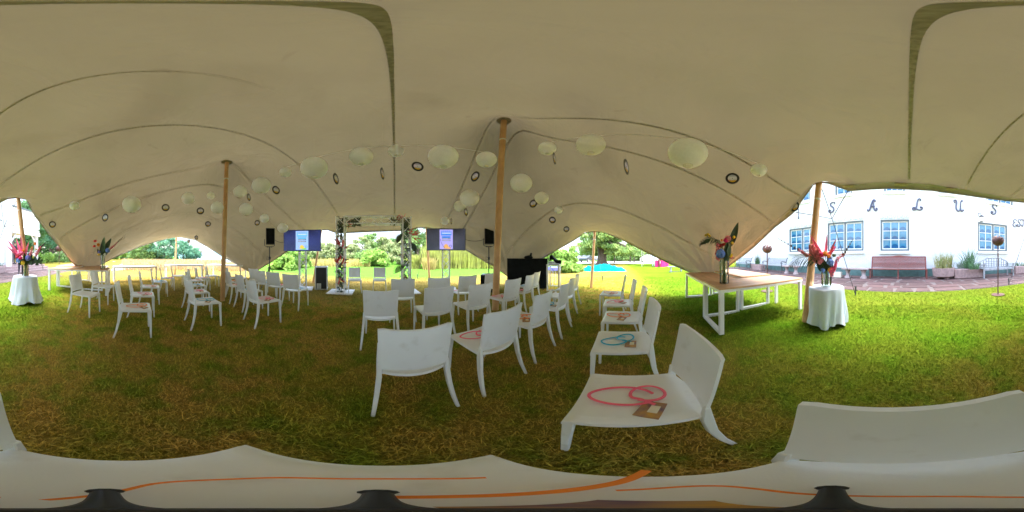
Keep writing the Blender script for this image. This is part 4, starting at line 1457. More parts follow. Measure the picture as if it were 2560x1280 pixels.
RECS = [(131, 561, 17, 1, 'on the tent corner next to the veranda trees'), (263, 544, 20, .75, 'below the tent above the table vase at rear left'), (414, 519, 19, 1, 'over the back tables, left of two close ones'),
        (501, 527, 18, 1, 'left of the slim pole'), (520, 560, 14, 1, 'just above the rear arch'), (472, 603, 9, .9, 'smallest one seen against the open sky'), (491, 594, 11, .8, 'on the edge of the rear arch'),
        (622, 493, 19, .45, 'turned sideways between two lanterns right of the slim pole'), (643, 557, 14, .9, 'above the left speaker beside the small lantern'), (690, 475, 22, .8, 'beside the large lantern above the left chairs'),
        (840, 447, 29, .42, 'turned half away right of the big lantern over the left screen'), (956, 434, 31, .28, 'nearly edge on left of the long seam'), (1044, 416, 27, .95, 'facing forward right of the long seam'),
        (1188, 441, 27, .7, 'left of the main pole below the lantern'), (1165, 530, 19, .48, 'under the pair of lanterns left of the main pole'), (1128, 553, 16, .2, 'thin edge on one above the right screen'),
        (1386, 396, 31, .2, 'thin edge on one under the small lantern right of the main pole'), (1333, 509, 21, .85, 'touching the medium lantern over the black panel'), (1381, 550, 17, .95, 'above the bushes right of the black panel'),
        (1416, 573, 15, .95, 'lowest one at the left of the cedar arch'), (1566, 417, 40, .27, 'long edge on one above the cedar arch'), (1831, 446, 31, 1.0, 'large one with yellow print under the row end'), (1987, 516, 26, .8, 'at the tent edge in front of the house windows')]
for px, py, hp, ratio, lb in RECS:
    s = .2 / (hp * PI / 1280)
    sc_ = 1.0
    for _ in range(40):
        d = s * math.cos(el(py))
        p = P(px, py, d)
        if px in (472, 491, 1987) or (inside_pt(p.x, p.y, .05) and float(TZ(p.x, p.y)) > p.z + .13 * sc_): break
        s *= .97; sc_ *= .97
    yaw = -az(px) + math.acos(min(1, ratio)) * random.choice((-1, 1))
    o = tag(obj('vinyl_record', RECM, loc=p, rz=yaw), 'black vinyl record, ' + lb, 'vinyl record', 'vinyl records hanging under the tent')
    o.scale = (sc_,) * 3
    obj('record_label', RLAB, o)
    obj('centre_hole', RHOLE, o)
    if inside_pt(p.x, p.y, .02):
        th = MB().tube([(0, 0, .1), (0, 0, (float(TZ(p.x, p.y)) - p.z) / sc_)], .0009, 4)
        obj('string', th.mesh('string', 'seamfine'), o)
# light cords the lanterns hang along
def cord(label, ids):
    pts = [lpos[i][0] + Vector((0, 0, lpos[i][1] * .5)) for i in ids]
    tag(obj('cord', MB().tube(catmull(pts, 6), .004, 4).mesh('cord', 'thread')), label, 'cord', 'thin white cords')
cord('thin white cord along the upper lantern row left of the main pole', [10, 11, 12, 13, 14, 15])
cord('thin white cord along the upper lantern row right of the main pole', [22, 23, 24, 25])
# ================================================================== CHAIRS
def chair_meshes():
    def seat(s, t):
        x = (s - .5) * 2
        y = (t - .5) * 2
        yo = -.052 * (1 - x * x) * max(0, 1 - t * 3)
        hw = .213 - .012 * (1 - t)
        z = .462 - .012 * (1 - x * x) * (1 - .4 * y * y) - .014 * max(0, abs(x) - .9) * 10 * .6 - (.020 if t > .98 else 0)
        return (x * hw, -.215 + t * .44 + yo, z)
    m1 = MB().grid(seat, 14, 16, (0, 0, -.024)).mesh('seat', 'chair', smooth=True)
    def back(s, t):
        x = (s - .5) * 2
        hw = .205 + .008 * t
        y = -.215 - .062 * t - .032 * (1 - x * x)
        z = .489 + t * .343 + .012 * x * x * t
        if abs(x) > .9: z -= (abs(x) - .9) * 10 * .010 * (1 if t > .95 else 0)
        return (x * hw, y, z)
    m2 = MB().grid(back, 14, 12, (0, -.017, 0)).mesh('backrest', 'chair', smooth=True)
    def leg(path, w):
        mb = MB()
        n = len(path)
        vs = []
        for (x, y, z), (a, b) in zip(path, w):
            vs += [(x - a / 2, y - b / 2, z), (x + a / 2, y - b / 2, z), (x + a / 2, y + b / 2, z), (x - a / 2, y + b / 2, z)]
        fs = [(i * 4 + k, i * 4 + (k + 1) % 4, (i + 1) * 4 + (k + 1) % 4, (i + 1) * 4 + k) for i in range(n - 1) for k in range(4)]
        fs += [(3, 2, 1, 0), tuple((n - 1) * 4 + k for k in range(4))]
        return mb.add(vs, fs).mesh('leg', 'chair', bevel=.004)
    legs = []
    for s in (-1, 1):
        legs.append(leg([(s * .212, .212, 0), (s * .206, .208, .25), (s * .193, .203, .447)], [(.022, .024), (.028, .032), (.040, .040)]))
        legs.append(leg([(s * .237, -.312, 0), (s * .226, -.272, .13), (s * .214, -.240, .28), (s * .204, -.226, .42), (s * .202, -.226, .53)],
                        [(.022, .026), (.026, .032), (.030, .038), (.032, .044), (.022, .024)]))
    return m1, m2, legs
SEATM, BACKM, LEGM = chair_meshes()
def chair(x, y, h, label, group):
    z = float(gz(x, y))
    t = thing('chair', label, 'chair', (x, y, z), -R(h), group)
    obj('seat', SEATM, t); obj('backrest', BACKM, t)
    for m in LEGM: obj('leg', m, t)
    return t
def lanyard_mesh(seed, kind):
    r = random.Random(seed)
    mb = MB()
    w = 1 + .12 * math.sin(seed * 2.1)
    ph = seed * .9
    loop = [(-.035 + .105 * w * math.cos(t), .005 + (.060 + .012 * math.sin(t + ph)) * math.sin(t)) for t in np.linspace(.35, 5.6, 15)]
    loop += [(.055 + .062 * math.cos(t), .030 + .052 * math.sin(t)) for t in np.linspace(-2.2, 3.6, 13)]
    loop += [(.03, -.01), (.055, -.035), (.07, -.05)]
    pts = [(x, y, .006 + .004 * (1 + math.sin(i * .9 + ph))) for i, (x, y) in enumerate(loop)]
    mb.tube(catmull(pts, 4), .0072, 6, flat=.40)
    return mb.mesh('lanyard', kind, smooth=True)
LANM = {c: [lanyard_mesh(i * 7 + j, c) for i in range(2)] for j, c in enumerate(('pink', 'orange', 'blue'))}
BADGE = MB().box((0, 0, 0), (.075, .10, .003)).mesh('badge', 'card')
BPAP = MB().box((.008, .004, .0022), (.030, .044, .002)).mesh('badge_insert', 'cardpaper')
lan_n = [0]
def lanyard(ch, x, y, h, col, label, rz=None):
    z = float(gz(x, y)) + .4545
    lan_n[0] += 1
    me = LANM[col][lan_n[0] % 2]
    off = (random.uniform(-.02, .02), random.uniform(.0, .04))
    a = -R(h)
    px = x + off[0] * math.cos(a) - off[1] * math.sin(a)
    py = y + off[0] * math.sin(a) + off[1] * math.cos(a)
    o = tag(obj('lanyard', me, loc=(px, py, z), rz=-math.atan2(px, py) + random.uniform(-.7, .7) * (lan_n[0] > 1)), label, 'lanyard', 'lanyards laid out on the chair seats')
    o.scale = (1.2, 1.2, 1.0)
    b = obj('badge', BADGE, o, loc=(.055, -.075, .0045), rz=random.uniform(-.5, .5))
    obj('badge_insert', BPAP, b)

ORD = ['first', 'second', 'third', 'fourth', 'fifth', 'sixth']
RB_, LB_ = 'right-hand block', 'left-hand block'
ROWS = [
    ('rearmost right-hand row', RB_, [(.458, .499, -50, 'pink'), (.860, 1.086, -51, 'blue'), (1.276, 1.604, -48, 'orange'), (1.64, 2.175, -52, 'pink'), (1.97, 2.82, -49, 'orange')], 1),
    ('second-last right-hand row', RB_, [(-.70, .935, -47.5, None), (-.27, 1.434, -50.5, 'pink'), (.14, 1.97, -51, 'orange'), (.57, 2.506, -53, 'blue'), (.93, 3.10, -53, None), (1.30, 3.73, -54, None)], 0),
    ('third-last right-hand row', RB_, [(-1.60, 1.53, -47, None), (-1.13, 2.11, -50, None), (-.67, 2.56, -50, None), (-.18, 3.11, -49, 'pink'), (.157, 3.69, -60, 'pink'), (.41, 4.30, -61, 'blue')], 0),
    ('front right-hand row', RB_, [(-2.0, 2.50, -42, 'pink'), (-1.50, 3.0, -37, None), (-1.11, 3.5, -45, 'pink'), (-.68, 4.15, -46, None)], 0),
    ('rearmost left-hand row', LB_, [(-1.84, -1.67, -42, 'orange'), (-2.59, -2.15, -40, 'pink'), (-3.40, -2.57, -38, 'orange'), (-4.24, -2.83, -37, 'blue'), (-5.11, -3.07, -36, 'pink'), (-5.92, -3.07, -36, None)], 0),
    ('second-last left-hand row', LB_, [(-2.71, -.88, -37, 'blue'), (-3.417, -1.284, -37, 'pink'), (-4.19, -1.60, -36, 'blue'), (-5.0, -1.91, -35, 'orange'), (-5.645, -1.91, -34, 'pink'), (-6.43, -1.77, -34, None)], 0),
    ('second left-hand row', LB_, [(-2.95, .15, -27, 'pink'), (-3.77, -.14, -30, 'blue'), (-4.43, -.52, -30, 'pink'), (-5.09, -.75, -30, 'orange'), (-5.98, -.86, -32, 'blue')], 0),
    ('front left-hand row', LB_, [(-3.81, .96, -45, 'blue'), (-4.36, .61, -47, 'pink'), (-4.82, .29, -45, 'blue'), (-5.5, .10, -45, None)], 0),
]
own = chair(-.0385, -.021, -45, 'white chair under the camera holding a small tripod and an orange ribbon', 'white chairs in the right-hand block')
own.scale = (1.05, 1.0, 1.0)
for rowname, block, chairs, start in ROWS:
    for i, (x, y, h, c) in enumerate(chairs):
        pos = ORD[i + start]
        what = f'white chair with {c} lanyard' if c else 'bare white chair'
        ch = chair(x, y, h, f'{what}, {pos} from the aisle in the {rowname}', 'white chairs in the ' + block)
        if c: lanyard(ch, x, y, h, c, f'{c} lanyard and badge on the {pos} seat from the aisle, {rowname}')
chair(-1.72, -2.95, -27, 'bare white chair nearest the clothed table, in front of the rear left tables', 'white chairs by the rear left tables')
chair(-2.55, -3.46, -30, 'bare white chair standing close against the rear left tables', 'white chairs by the rear left tables')
x, y = D2(887, 5.55); chair(x, y, 122, 'presenter chair facing the audience, nearest the left leg of the arch', 'presenter chairs under the arch')
x, y = D2(949, 5.55); chair(x, y, 134, 'presenter chair facing the audience near the middle of the arch', 'presenter chairs under the arch')

# things on the seat below the camera
def seatpt(px, py, dz=0.0):
    z = .470 + dz
    a, e = az(px), el(py)
    d = (H - z) / math.tan(-e)
    return Vector((d * math.sin(a), d * math.cos(a), z))
rb = MB()
def ribbon(pts, w=.0075, dz=.0):
    mb = catmull([seatpt(px, py, dz + .002 * (i % 3)) for i, (px, py) in enumerate(pts)], 6)
    rb.tube(mb, w, 6, flat=.3)
ribbon([(110, 1250), (240, 1238), (380, 1210), (520, 1200), (700, 1194), (900, 1197), (1060, 1197), (1215, 1194)], .004)
ribbon([(975, 1243), (1150, 1241), (1350, 1232), (1480, 1218), (1560, 1202), (1616, 1176)], .0085, .004)
ribbon([(1540, 1226), (1700, 1217), (1800, 1215), (1890, 1222), (2000, 1234), (2340, 1241), (2560, 1243)], .004, .003)
o = tag(obj('lanyard', rb.mesh('lanyard', 'orange', smooth=True)), 'orange lanyard ribbon looped on the chair under the camera', 'lanyard', 'lanyards laid out on the chair seats')
b = obj('badge', MB().box((0, 0, 0), (.05, .04, .003)).mesh('badge', 'card'), o, loc=(.02, .02, .468), rz=.6)
tp = thing('mini_tripod', 'small black tripod with three short legs on the seat below the camera', 'tripod', (0, 0, .466))
for px, rr in ((262, .100), (945, .095), (2080, .115)):
    a = az(px)
    s, c = math.sin(a), math.cos(a)
    lm = MB().tube([(s * .008, c * .008, .050), (s * .05, c * .05, .030), (s * rr, c * rr, .008)], [.006, .007, .009], 8)
    lg = obj('leg', lm.mesh('leg', 'black', smooth=True), tp)
    fm = MB().sphere((s * rr, c * rr, .008), .013, 10, 6, sq=.6)
    obj('rubber_foot', fm.mesh('rubber_foot', 'tyre', smooth=True), lg)
obj('hub', MB().lathe([(0, .03), (.016, .03), (.017, .06), (.010, .07), (.008, .10), (0, .10)], 16).mesh('hub', 'black', smooth=True), tp)

# ================================================================== TABLES
def long_table(x, y, rz, L, Wd, label, top='plank', hh=.75, ends=True):
    t = thing('long_table', label, 'table', (x, y, float(gz(x, y))), rz, 'long tables with white frames')
    n = 5
    pw = Wd / n
    pm = MB().box((0, 0, 0), (pw - .003, L, .028)).mesh('plank', top, bevel=.003)
    for k in range(n):
        obj('plank', pm, t, loc=(-Wd / 2 + pw * (k + .5), 0, hh - .014))
    ap = MB().box((-Wd / 2 + .016, 0, hh - .048), (.030, L - .004, .038)).box((Wd / 2 - .016, 0, hh - .048), (.030, L - .004, .038))
    ap.box((0, -L / 2 + .02, hh - .048), (Wd - .066, .030, .038)).box((0, L / 2 - .02, hh - .048), (Wd - .066, .030, .038))
    obj('apron', ap.mesh('apron', 'whitemetal'), t)
    for s in (-1, 1):
        f = MB()
        yy = s * (L / 2 - .045)
        zt = hh - .068
        f.box((-Wd / 2 + .035, yy, zt / 2), (.05, .07, zt)).box((Wd / 2 - .035, yy, zt / 2), (.05, .07, zt)).box((0, yy, .026), (Wd - .122, .066, .05))
        obj('leg_frame', f.mesh('leg_frame', 'whitemetal'), t)
    return t
long_table(3.06, .23, -R(140.5), 1.80, .80, 'wooden table with the tall bouquet vase, nearest of the three by the lawn')
long_table(3.77, 1.45, -R(49.5), 1.75, .80, 'wooden table behind the vase table, on the cedar side')
long_table(4.30, .82, -R(49.5), 1.75, .80, 'wooden table behind the vase table, on the house side')
TBH = .80
long_table(-2.55, -4.78, -R(-46), 1.95, .86, 'wooden table with a slim vase at the rear left, nearest the chairs', hh=TBH)
long_table(-2.98, -6.07, -R(44), 1.8, .86, 'wooden table behind the slim vase table, on the veranda side', hh=TBH)
long_table(-3.60, -5.45, -R(44), 1.8, .86, 'wooden table behind the slim vase table, on the heath side', hh=TBH)
long_table(-5.9, -5.45, -R(-54), 2.1, .8, 'long pale table standing alone on the left of the back lawn', top='whitepaint')
long_table(-8.43, -4.0, -R(-25), 2.2, .8, 'long pale table in front of the slim rear pole', top='whitepaint')
long_table(-9.24, -1.74, -R(18), 2.25, .8, 'long pale table by the tent corner behind the left chairs', top='whitepaint')

def cloth_table(px, d, r_top, r_bot, hgt, label, seed):
    x, y = D2(px, d)
    z0 = float(gz(x, y))
    rd = random.Random(seed)
    ph = [rd.uniform(0, 6) for _ in range(6)]
    n = 72
    vs, fs = [], []
    prof = [0.0, .4, .8, .97, 1.0]
    rows = []
    for q in prof[:4]:
        rows.append([(q * r_top * math.cos(2 * PI * k / n), q * r_top * math.sin(2 * PI * k / n), hgt + .003 * math.sin(9 * q + k * .3)) for k in range(n)])
    m = 16
    for j in range(m + 1):
        s = j / m
        row = []
        for k in range(n):
            a = 2 * PI * k / n
            fold = (.030 * math.sin(7 * a + ph[0]) + .022 * math.sin(11 * a + ph[1] + s) + .014 * math.sin(17 * a + ph[2] + 2 * s)) * (s ** .8)
            tw = .10 * s * math.sin(2 * a + ph[3])
            rr = r_top * (1.0 if j else .995) + (r_bot - r_top) * s ** 1.3 + fold + .02 * math.sin(3 * a + 5 * s + ph[4]) * s
            zz = hgt * (1 - s) - .012 * (j == 0) + (.03 + .045 * math.sin(4 * a + ph[5]) + .012 * math.sin(13 * a)) * s ** 3
            row.append((rr * math.cos(a + tw), rr * math.sin(a + tw), max(.004, zz)))
        rows.append(row)
    for row in rows: vs += row
    fs = [(i * n + k, i * n + (k + 1) % n, (i + 1) * n + (k + 1) % n, (i + 1) * n + k) for i in range(len(rows) - 1) for k in range(n)]
    me = MB().add(vs, fs).mesh('tablecloth', 'cloth', smooth=True)
    o = tag(obj('tablecloth', me, loc=(x, y, z0)), label, 'tablecloth', 'white cloths over round tables')
    return x, y, z0 + hgt
T1 = cloth_table(2066, 2.72, .295, .325, .655, 'white cloth draped over the round flower table by the thick leaning pole', 3)
T2 = cloth_table(63, 4.05, .30, .395, .66, 'white cloth draped over the round flower table near the veranda', 8)

# ================================================================== FLOWERS
def vase(name, label, x, y, z, r, h, grp='glass flower vases'):
    prof = [(r * .94, .0), (r, .004), (r, h), (r - .006, h), (r - .007, .022), (0, .02)]
    m = MB().lathe([(0, 0)] + prof, 32)
    return tag(obj(name, m.mesh(name, 'vaseglass', smooth=True), loc=(x, y, z)), label, 'vase', grp)
class Bouquet:
    def __init__(s, label, x, y, z, d, mouth, scale):
        a = math.atan2(x, y)
        s.rt = Vector((math.cos(a), -math.sin(a), 0))         # to the right seen from the chairs
        s.fw = Vector((-math.sin(a), -math.cos(a), 0))        # towards the chairs
        s.k = scale
        s.mouth = mouth                                      # height of vase mouth above z
        s.t = thing('bouquet', label, 'bouquet', (x, y, z), 0, 'tropical flower bouquets')
    def p(s, r, u, f=0.0): return s.rt * (r * s.k) + Vector((0, 0, s.mouth + u * s.k)) + s.fw * f
    def foot(s): return s.rt * random.uniform(-.03, .03) + s.fw * random.uniform(-.03, .03) + Vector((0, 0, .03))
    def stem(s, r, u, f=0.0, w=.003, mat='stem', bend=.3):
        mb = MB().tube(catmull([s.foot(), s.p(r * .12, 0, f * .2), s.p(r * (.55 - bend * .2), u * .6, f * .7), s.p(r, u, f)], 5), w, 5)
        obj('stem', mb.mesh('stem', mat, smooth=True), s.t)
    def leaf(s, r0, u0, r1, u1, wid, mat, f0=.02, f1=.02, curl=.1, name='leaf', n=12):
        A, B = s.p(r0, u0, f0), s.p(r1, u1, f1)
        ax = B - A
        L = ax.length
        ax.normalize()
        side = ax.cross(s.fw).normalized()
        nor = side.cross(ax)
        tw = random.uniform(-.5, .5)
        side = side * math.cos(tw) + nor * math.sin(tw)
        nor = side.cross(ax)
        def fn(i, j):
            x = (i - .5) * 2
            w = wid * s.k * (math.sin(PI * min(1, j ** .8 * .97 + .03)) ** .8) * (1 - .15 * j)
            return tuple(A + ax * (L * j) + side * (x * w) + nor * (abs(x) * w * .35 + curl * L * (j * (1 - j))))
        obj(name, MB().grid(fn, 4, n, tuple(nor * .0015)).mesh(name, mat, smooth=True), s.t)
    def ball(s, r, u, rad, mat, f=.05, name='flower', n=60, stem=True):
        mb = MB()
        c = s.p(r, u, f)
        q = rad * s.k
        for k in range(n):
            d = Vector((random.gauss(0, 1), random.gauss(0, 1), random.gauss(0, 1))).normalized()
            e = d.orthogonal().normalized()
            g = d.cross(e)
            w = q * .34
            o = c + d * q * random.uniform(.78, 1.0)
            mb.add([o + e * w, o + g * w, o - e * w, o - g * w, o + d * w * .35], [(0, 1, 4), (1, 2, 4), (2, 3, 4), (3, 0, 4)])
        mb.sphere(c, q * .8, 10, 7)
        obj(name, mb.mesh(name, mat), s.t)
        if stem: s.stem(r, u, f)
    def rose(s, r, u, rad, mat, f=.05, name='rose'):
        mb = MB()
        c = s.p(r, u, f)
        q = rad * s.k
        for k in range(26):
            a = k * 2.4
            t = k / 26
            d = Vector((math.cos(a) * (.3 + t * .7), math.sin(a) * (.3 + t * .7), .5 - t * .9)).normalized()
            e = d.orthogonal().normalized(); g = d.cross(e)
            o = c + d * q * (.35 + .6 * t)
            w = q * (.25 + .4 * t)
            mb.add([o - e * w, o - g * w, o + e * w, o + g * w], [(0, 1, 2, 3)])
        mb.sphere(c, q * .6, 8, 6)
        obj(name, mb.mesh(name, mat), s.t)
        s.stem(r, u, f)
    def gladiolus(s, pts, rad, mat, tip=None, f=.05):
        P3 = [s.p(a, b, f) for a, b in pts]
        path = catmull(P3, 6)
        fm = MB()
        for i, c in enumerate(path):
            w = rad * s.k * (1.1 - .5 * i / len(path))
            for q in range(9):
                d = Vector((random.gauss(0, 1), random.gauss(0, 1), random.gauss(0, 1))).normalized()
                e = d.orthogonal().normalized(); g = d.cross(e)
                o = c + d * w * .7
                fm.add([o - e * w * .5, o - g * w * .4 + d * w * .3, o + e * w * .5, o + g * w * .4 + d * w * .3], [(0, 1, 2, 3)])
        obj('gladiolus', fm.mesh('gladiolus', mat), s.t)
        st = [s.foot(), s.p(0, 0, 0)] + P3 + ([s.p(a, b, f) for a, b in tip] if tip else [])
        sm = MB().tube(catmull(st, 5), .0035, 5)
        if tip:
            for k in np.linspace(0, 1, 7):
                a0 = P3[-1].lerp(s.p(*tip[-1], f), k)
                sm.sphere(a0, rad * s.k * .45 * (1.1 - k * .7), 6, 5, sq=1.6)
        obj('stalk', sm.mesh('stalk', 'twig' if tip else 'stem', smooth=True), s.t)
    def palm(s, pts, ln, mat='leafdark', f=.04, n=22, hang=.8):
        path = catmull([s.p(a, b, f) for a, b in pts], 8)
        mb = MB().tube(path, .004, 5)
        m = len(path)
        for k in range(n):
            i = int((k + 1) / (n + 1) * (m - 1))
            c = path[i]
            t = (path[min(i + 1, m - 1)] - path[max(i - 1, 0)]).normalized()
            for sg in (-1, 1):
                sd = (s.fw * sg * .55 + s.rt * random.uniform(-.1, .1) + t * .7 + Vector((0, 0, .35 if sg > 0 else -hang))).normalized()
                L = ln * s.k * math.sin(PI * (.15 + .8 * k / n)) * random.uniform(.8, 1.1)
                w = t.cross(sd).normalized().cross(sd) * .0055
                e = c + sd * L + Vector((0, 0, -hang * L * .35))
                md = c + sd * L * .55 + Vector((0, 0, -hang * L * .06))
                mb.add([c - w * .5, c + w * .5, md + w, md - w, e], [(0, 1, 2, 3), (3, 2, 4)])
        obj('palm_frond', mb.mesh('palm_frond', mat), s.t)
    def monstera(s, r, u, rad, f=.1):
        c = s.p(r, u, f)
        n = 46
        pts = []
        for k in range(n):
            a = 2 * PI * k / n
            q = rad * s.k * (1 - .25 * math.cos(a)) * (1.0 if (k % 6) in (0, 1, 2, 3) else .45)
            pts.append(c + s.rt * (q * math.sin(a)) + Vector((0, 0, -q * math.cos(a) * .8)) + s.fw * (.4 * q * math.cos(a)))
        mb = MB().add([c] + pts, [(0, 1 + k, 1 + (k + 1) % n) for k in range(n)])
        obj('monstera_leaf', mb.mesh('monstera_leaf', 'leafdark'), s.t)
        s.stem(r, u, f, .004)
    def twig(s, pts, w=.0035, f=.0):
        path = catmull([s.foot(), s.p(0, 0, 0)] + [s.p(a, b, f) for a, b in pts], 6)
        n = len(path)
        obj('twig', MB().tube(path, [w * (1 - .7 * i / n) for i in range(n)], 5).mesh('twig', 'twig', smooth=True), s.t)

# table by the thick pole
x, y, z = T1
vase('glass_vase', 'wide round glass vase with green stems on the clothed table by the thick pole', x, y, z, .088, .245)
B = Bouquet('tall bouquet with pink spear leaves and palm frond by the thick leaning pole', x, y, z, 2.7, .25, .0066)
B.leaf(-6, 36, -41, 95, 5.4, 'hotpink', f1=.0); B.leaf(-3, 34, 2, 98, 3.6, 'hotpink', f1=-.05); B.leaf(5, 34, 25, 84, 3.6, 'hotpink', f1=.08)
B.leaf(-22, 20, -44, 70, 9, 'palepink', f1=.05)
B.gladiolus([(14, -4), (22, 18), (28, 34), (42, 44)], 6, 'palepink', [(52, 60), (66, 83)], f=.1)
B.gladiolus([(10, 6), (18, 10), (22, 20)], 6.5, 'hotpink', f=.14)
B.gladiolus([(-48, 42), (-58, 48), (-72, 57)], 5.5, 'palepink', [(-98, 70), (-124, 86)], f=.02)
B.gladiolus([(-24, 38), (-30, 52), (-34, 66)], 7.5, 'palepink', f=.08)
B.gladiolus([(-14, 30), (-20, 44), (-22, 58)], 7, 'palepink', f=.10)
B.gladiolus([(4, 44), (14, 52), (20, 62)], 5, 'magenta', f=.02)
B.ball(-12, 44, 6, 'magenta', .10)
B.ball(-16, 26, 6, 'palepink', .12)
B.ball(-3, 46, 7, 'orangeflower', .1); B.ball(6, 40, 5, 'orangeflower', .12)
B.ball(19, 42, 4.5, 'leafmid', .1); B.ball(9, 25, 8.5, 'hydrangea', .12, n=110); B.ball(5, 36, 5, 'hydrangea', .10); B.ball(-8, 6, 5.5, 'hydrangea', .12)
B.ball(9, 7, 6, 'yellow', .13, n=90)
B.palm([(-3, -2), (-22, 30), (-40, 38), (-70, 34), (-92, 12)], 42, f=.08, n=30)
B.palm([(-2, 0), (-12, 34), (-24, 44)], 34, f=.02, n=18)
for k in range(5): B.leaf(-14 + k * 6, 2, -26 + k * 9, 34 + random.uniform(-8, 8), 7, 'leafdark', f0=.03, f1=.07)
B.twig([(-6, 60), (-8, 112)]); B.twig([(2, 60), (-3, 104)]); B.twig([(-20, 50), (-36, 70), (-40, 100)], .0045); B.twig([(-30, 46), (-52, 58), (-58, 80)], .0045)
B.twig([(14, 40), (12, 58), (20, 62), (40, 54)], .006)
for k in range(10): B.stem(random.uniform(-12, 12), 12, random.uniform(0, .06), .0045)
# table by the veranda
x, y, z = T2
vase('glass_vase', 'clear straight glass vase on the clothed table near the veranda', x, y, z, .09, .27)
B = Bouquet('bouquet with broad pink leaves and monstera on the clothed table near the veranda', x, y, z, 4, .275, .0097)
B.leaf(-12, 20, -45, 64, 4.2, 'hotpink'); B.leaf(-8, 24, -12, 77, 3.6, 'hotpink'); B.leaf(-14, 16, -48, 50, 3.0, 'hotpink', f1=.1); B.leaf(0, 24, 9, 60, 3.0, 'hotpink', f1=.05); B.leaf(-10, 20, -24, 70, 3.6, 'hotpink', f1=-.1)
B.ball(-16, 28, 6, 'hotpink', .06); B.ball(-20, 20, 5, 'red', .08); B.ball(-8, 30, 5, 'hotpink', .08)
B.ball(25, 55, 4, 'orangeflower', 0); B.ball(-4, 37, 4, 'orangeflower', .08); B.ball(16, 44, 2.5, 'yellow', .05); B.ball(28, 40, 2.5, 'yellow', .05)
B.gladiolus([(12, 24), (16, 34), (18, 46)], 4, 'palepink', f=.05); B.gladiolus([(28, 26), (34, 38), (40, 46)], 4.5, 'palepink', [(46, 52), (52, 58)], f=.02)
B.ball(7, 18, 7, 'violet', .1, n=90); B.ball(-17, 12, 6, 'hydrangea', .1, n=90); B.ball(-6, 6, 5.5, 'yellow', .12); B.ball(-12, 18, 5, 'magenta', .12)
B.monstera(30, 8, 14); B.palm([(2, 0), (26, 16), (40, 10), (46, -10)], 16, n=14)
for k in range(6): B.leaf(-10 + k * 5, 0, -22 + k * 10, 26 + random.uniform(-8, 6), 6, 'leafdark', f1=.06)
B.twig([(-20, 40), (-30, 66)]); B.twig([(-8, 60), (-6, 88)]); B.twig([(-14, 60), (-18, 84)])
for k in range(8): B.stem(random.uniform(-8, 8), 8, random.uniform(0, .06), .005)
# tall vase on the near wooden table
v = G(1812, 714, .75)
x, y, z = v.x + .04 * v.x / v.length, v.y + .02, float(gz(v.x, v.y)) + .75
vase('glass_vase', 'tall cylindrical glass vase with crossed stems on the near wooden table', x, y, z, .078, .43)
B = Bouquet('bouquet with one huge dark leaf and blue hydrangea on the near wooden table', x, y, z, 2.75, .435, .0067)
B.leaf(15, 32, 36, 97, 9, 'leafdark', f1=-.06, curl=.02); B.leaf(8, -4, 15, 42, 6, 'leafgrey', f0=.06, f1=.08); B.leaf(2, -4, 6, 22, 6, 'leafdark', f0=.08, f1=.1); B.leaf(4, 16, 10, 46, 6, 'leafdark', f1=.04)
B.ball(-9, 14, 11, 'hydrangea', .1, n=150); B.ball(9, 51, 8, 'palepink', .06, n=90); B.ball(4, 47, 6, 'magenta', .08)
B.gladiolus([(-15, 2), (-16, 22), (-16, 38)], 6, 'palepink', f=.06); B.gladiolus([(-10, 34), (-4, 36), (4, 40)], 5, 'red', f=.03); B.gladiolus([(-18, 14), (-14, 28)], 5, 'red', f=.03)
B.palm([(-4, 20), (-18, 46), (-34, 52), (-54, 46), (-62, 34)], 20, n=20); B.palm([(-2, 20), (-10, 42), (-24, 50)], 16, n=14)
B.leaf(-34, 50, -60, 36, 5, 'leafdark', f1=.05)
for a, b, q in ((-45, 60, 3.6), (-40, 62, 3.6), (-36, 58, 3.6), (24, 55, 4), (20, 41, 3.5), (16, 10, 5.5)): B.ball(a, b, q, 'yellow', .06, n=50)
B.ball(18, 6, 5, 'palepink', .02); B.ball(-6, 48, 3, 'orangeflower', .03)
B.twig([(4, 40), (5, 74)], .002); B.twig([(-12, 40), (-14, 62)], .002); B.twig([(-8, 40), (-8, 60)], .002)
for k in range(9): B.stem(random.uniform(-14, 14), 16, random.uniform(0, .06), .0048)
# slim vase on the rear left table
v = G(258, 671, TBH)
x, y = D2(257, 4.95); z = float(gz(-2.55, -4.78)) + TBH
vase('glass_vase', 'slim glass vase on the rear left wooden table', x, y, z, .068, .42)
B = Bouquet('small bouquet with two tall dark leaves and red roses on the rear left table', x, y, z, 4.9, .425, .0121)
B.leaf(-1, 4, 4, 47, 7, 'leafmid', f1=.02, curl=.03); B.leaf(5, 10, 21, 43, 6.5, 'leafdark', f1=-.04, curl=.03); B.leaf(-2, 2, -4, 30, 5, 'leafdark', f1=.05)
B.rose(-19, 36, 4.5, 'red'); B.rose(-21, 23, 4, 'red'); B.ball(-11, 26, 4.5, 'orangeflower', .04); B.ball(12, 12, 6, 'hydrangea', .08, n=90); B.ball(-9, 8, 4, 'violet', .06)
B.ball(5, 2, 3.2, 'whiteflower', .1); B.ball(-10, 2, 3.2, 'yellow', .08); B.ball(-7, 3, 2.5, 'whiteflower', .08)
B.gladiolus([(20, 18), (28, 24), (36, 32)], 3, 'palepink', [(46, 40), (54, 42), (56, 52)], f=.02)
for k in range(5): B.leaf(-6 + k * 3, 0, -14 + k * 7, 16, 4, 'leafdark', f1=.05)
for k in range(7): B.stem(random.uniform(-6, 6), 6, random.uniform(0, .05), .005)

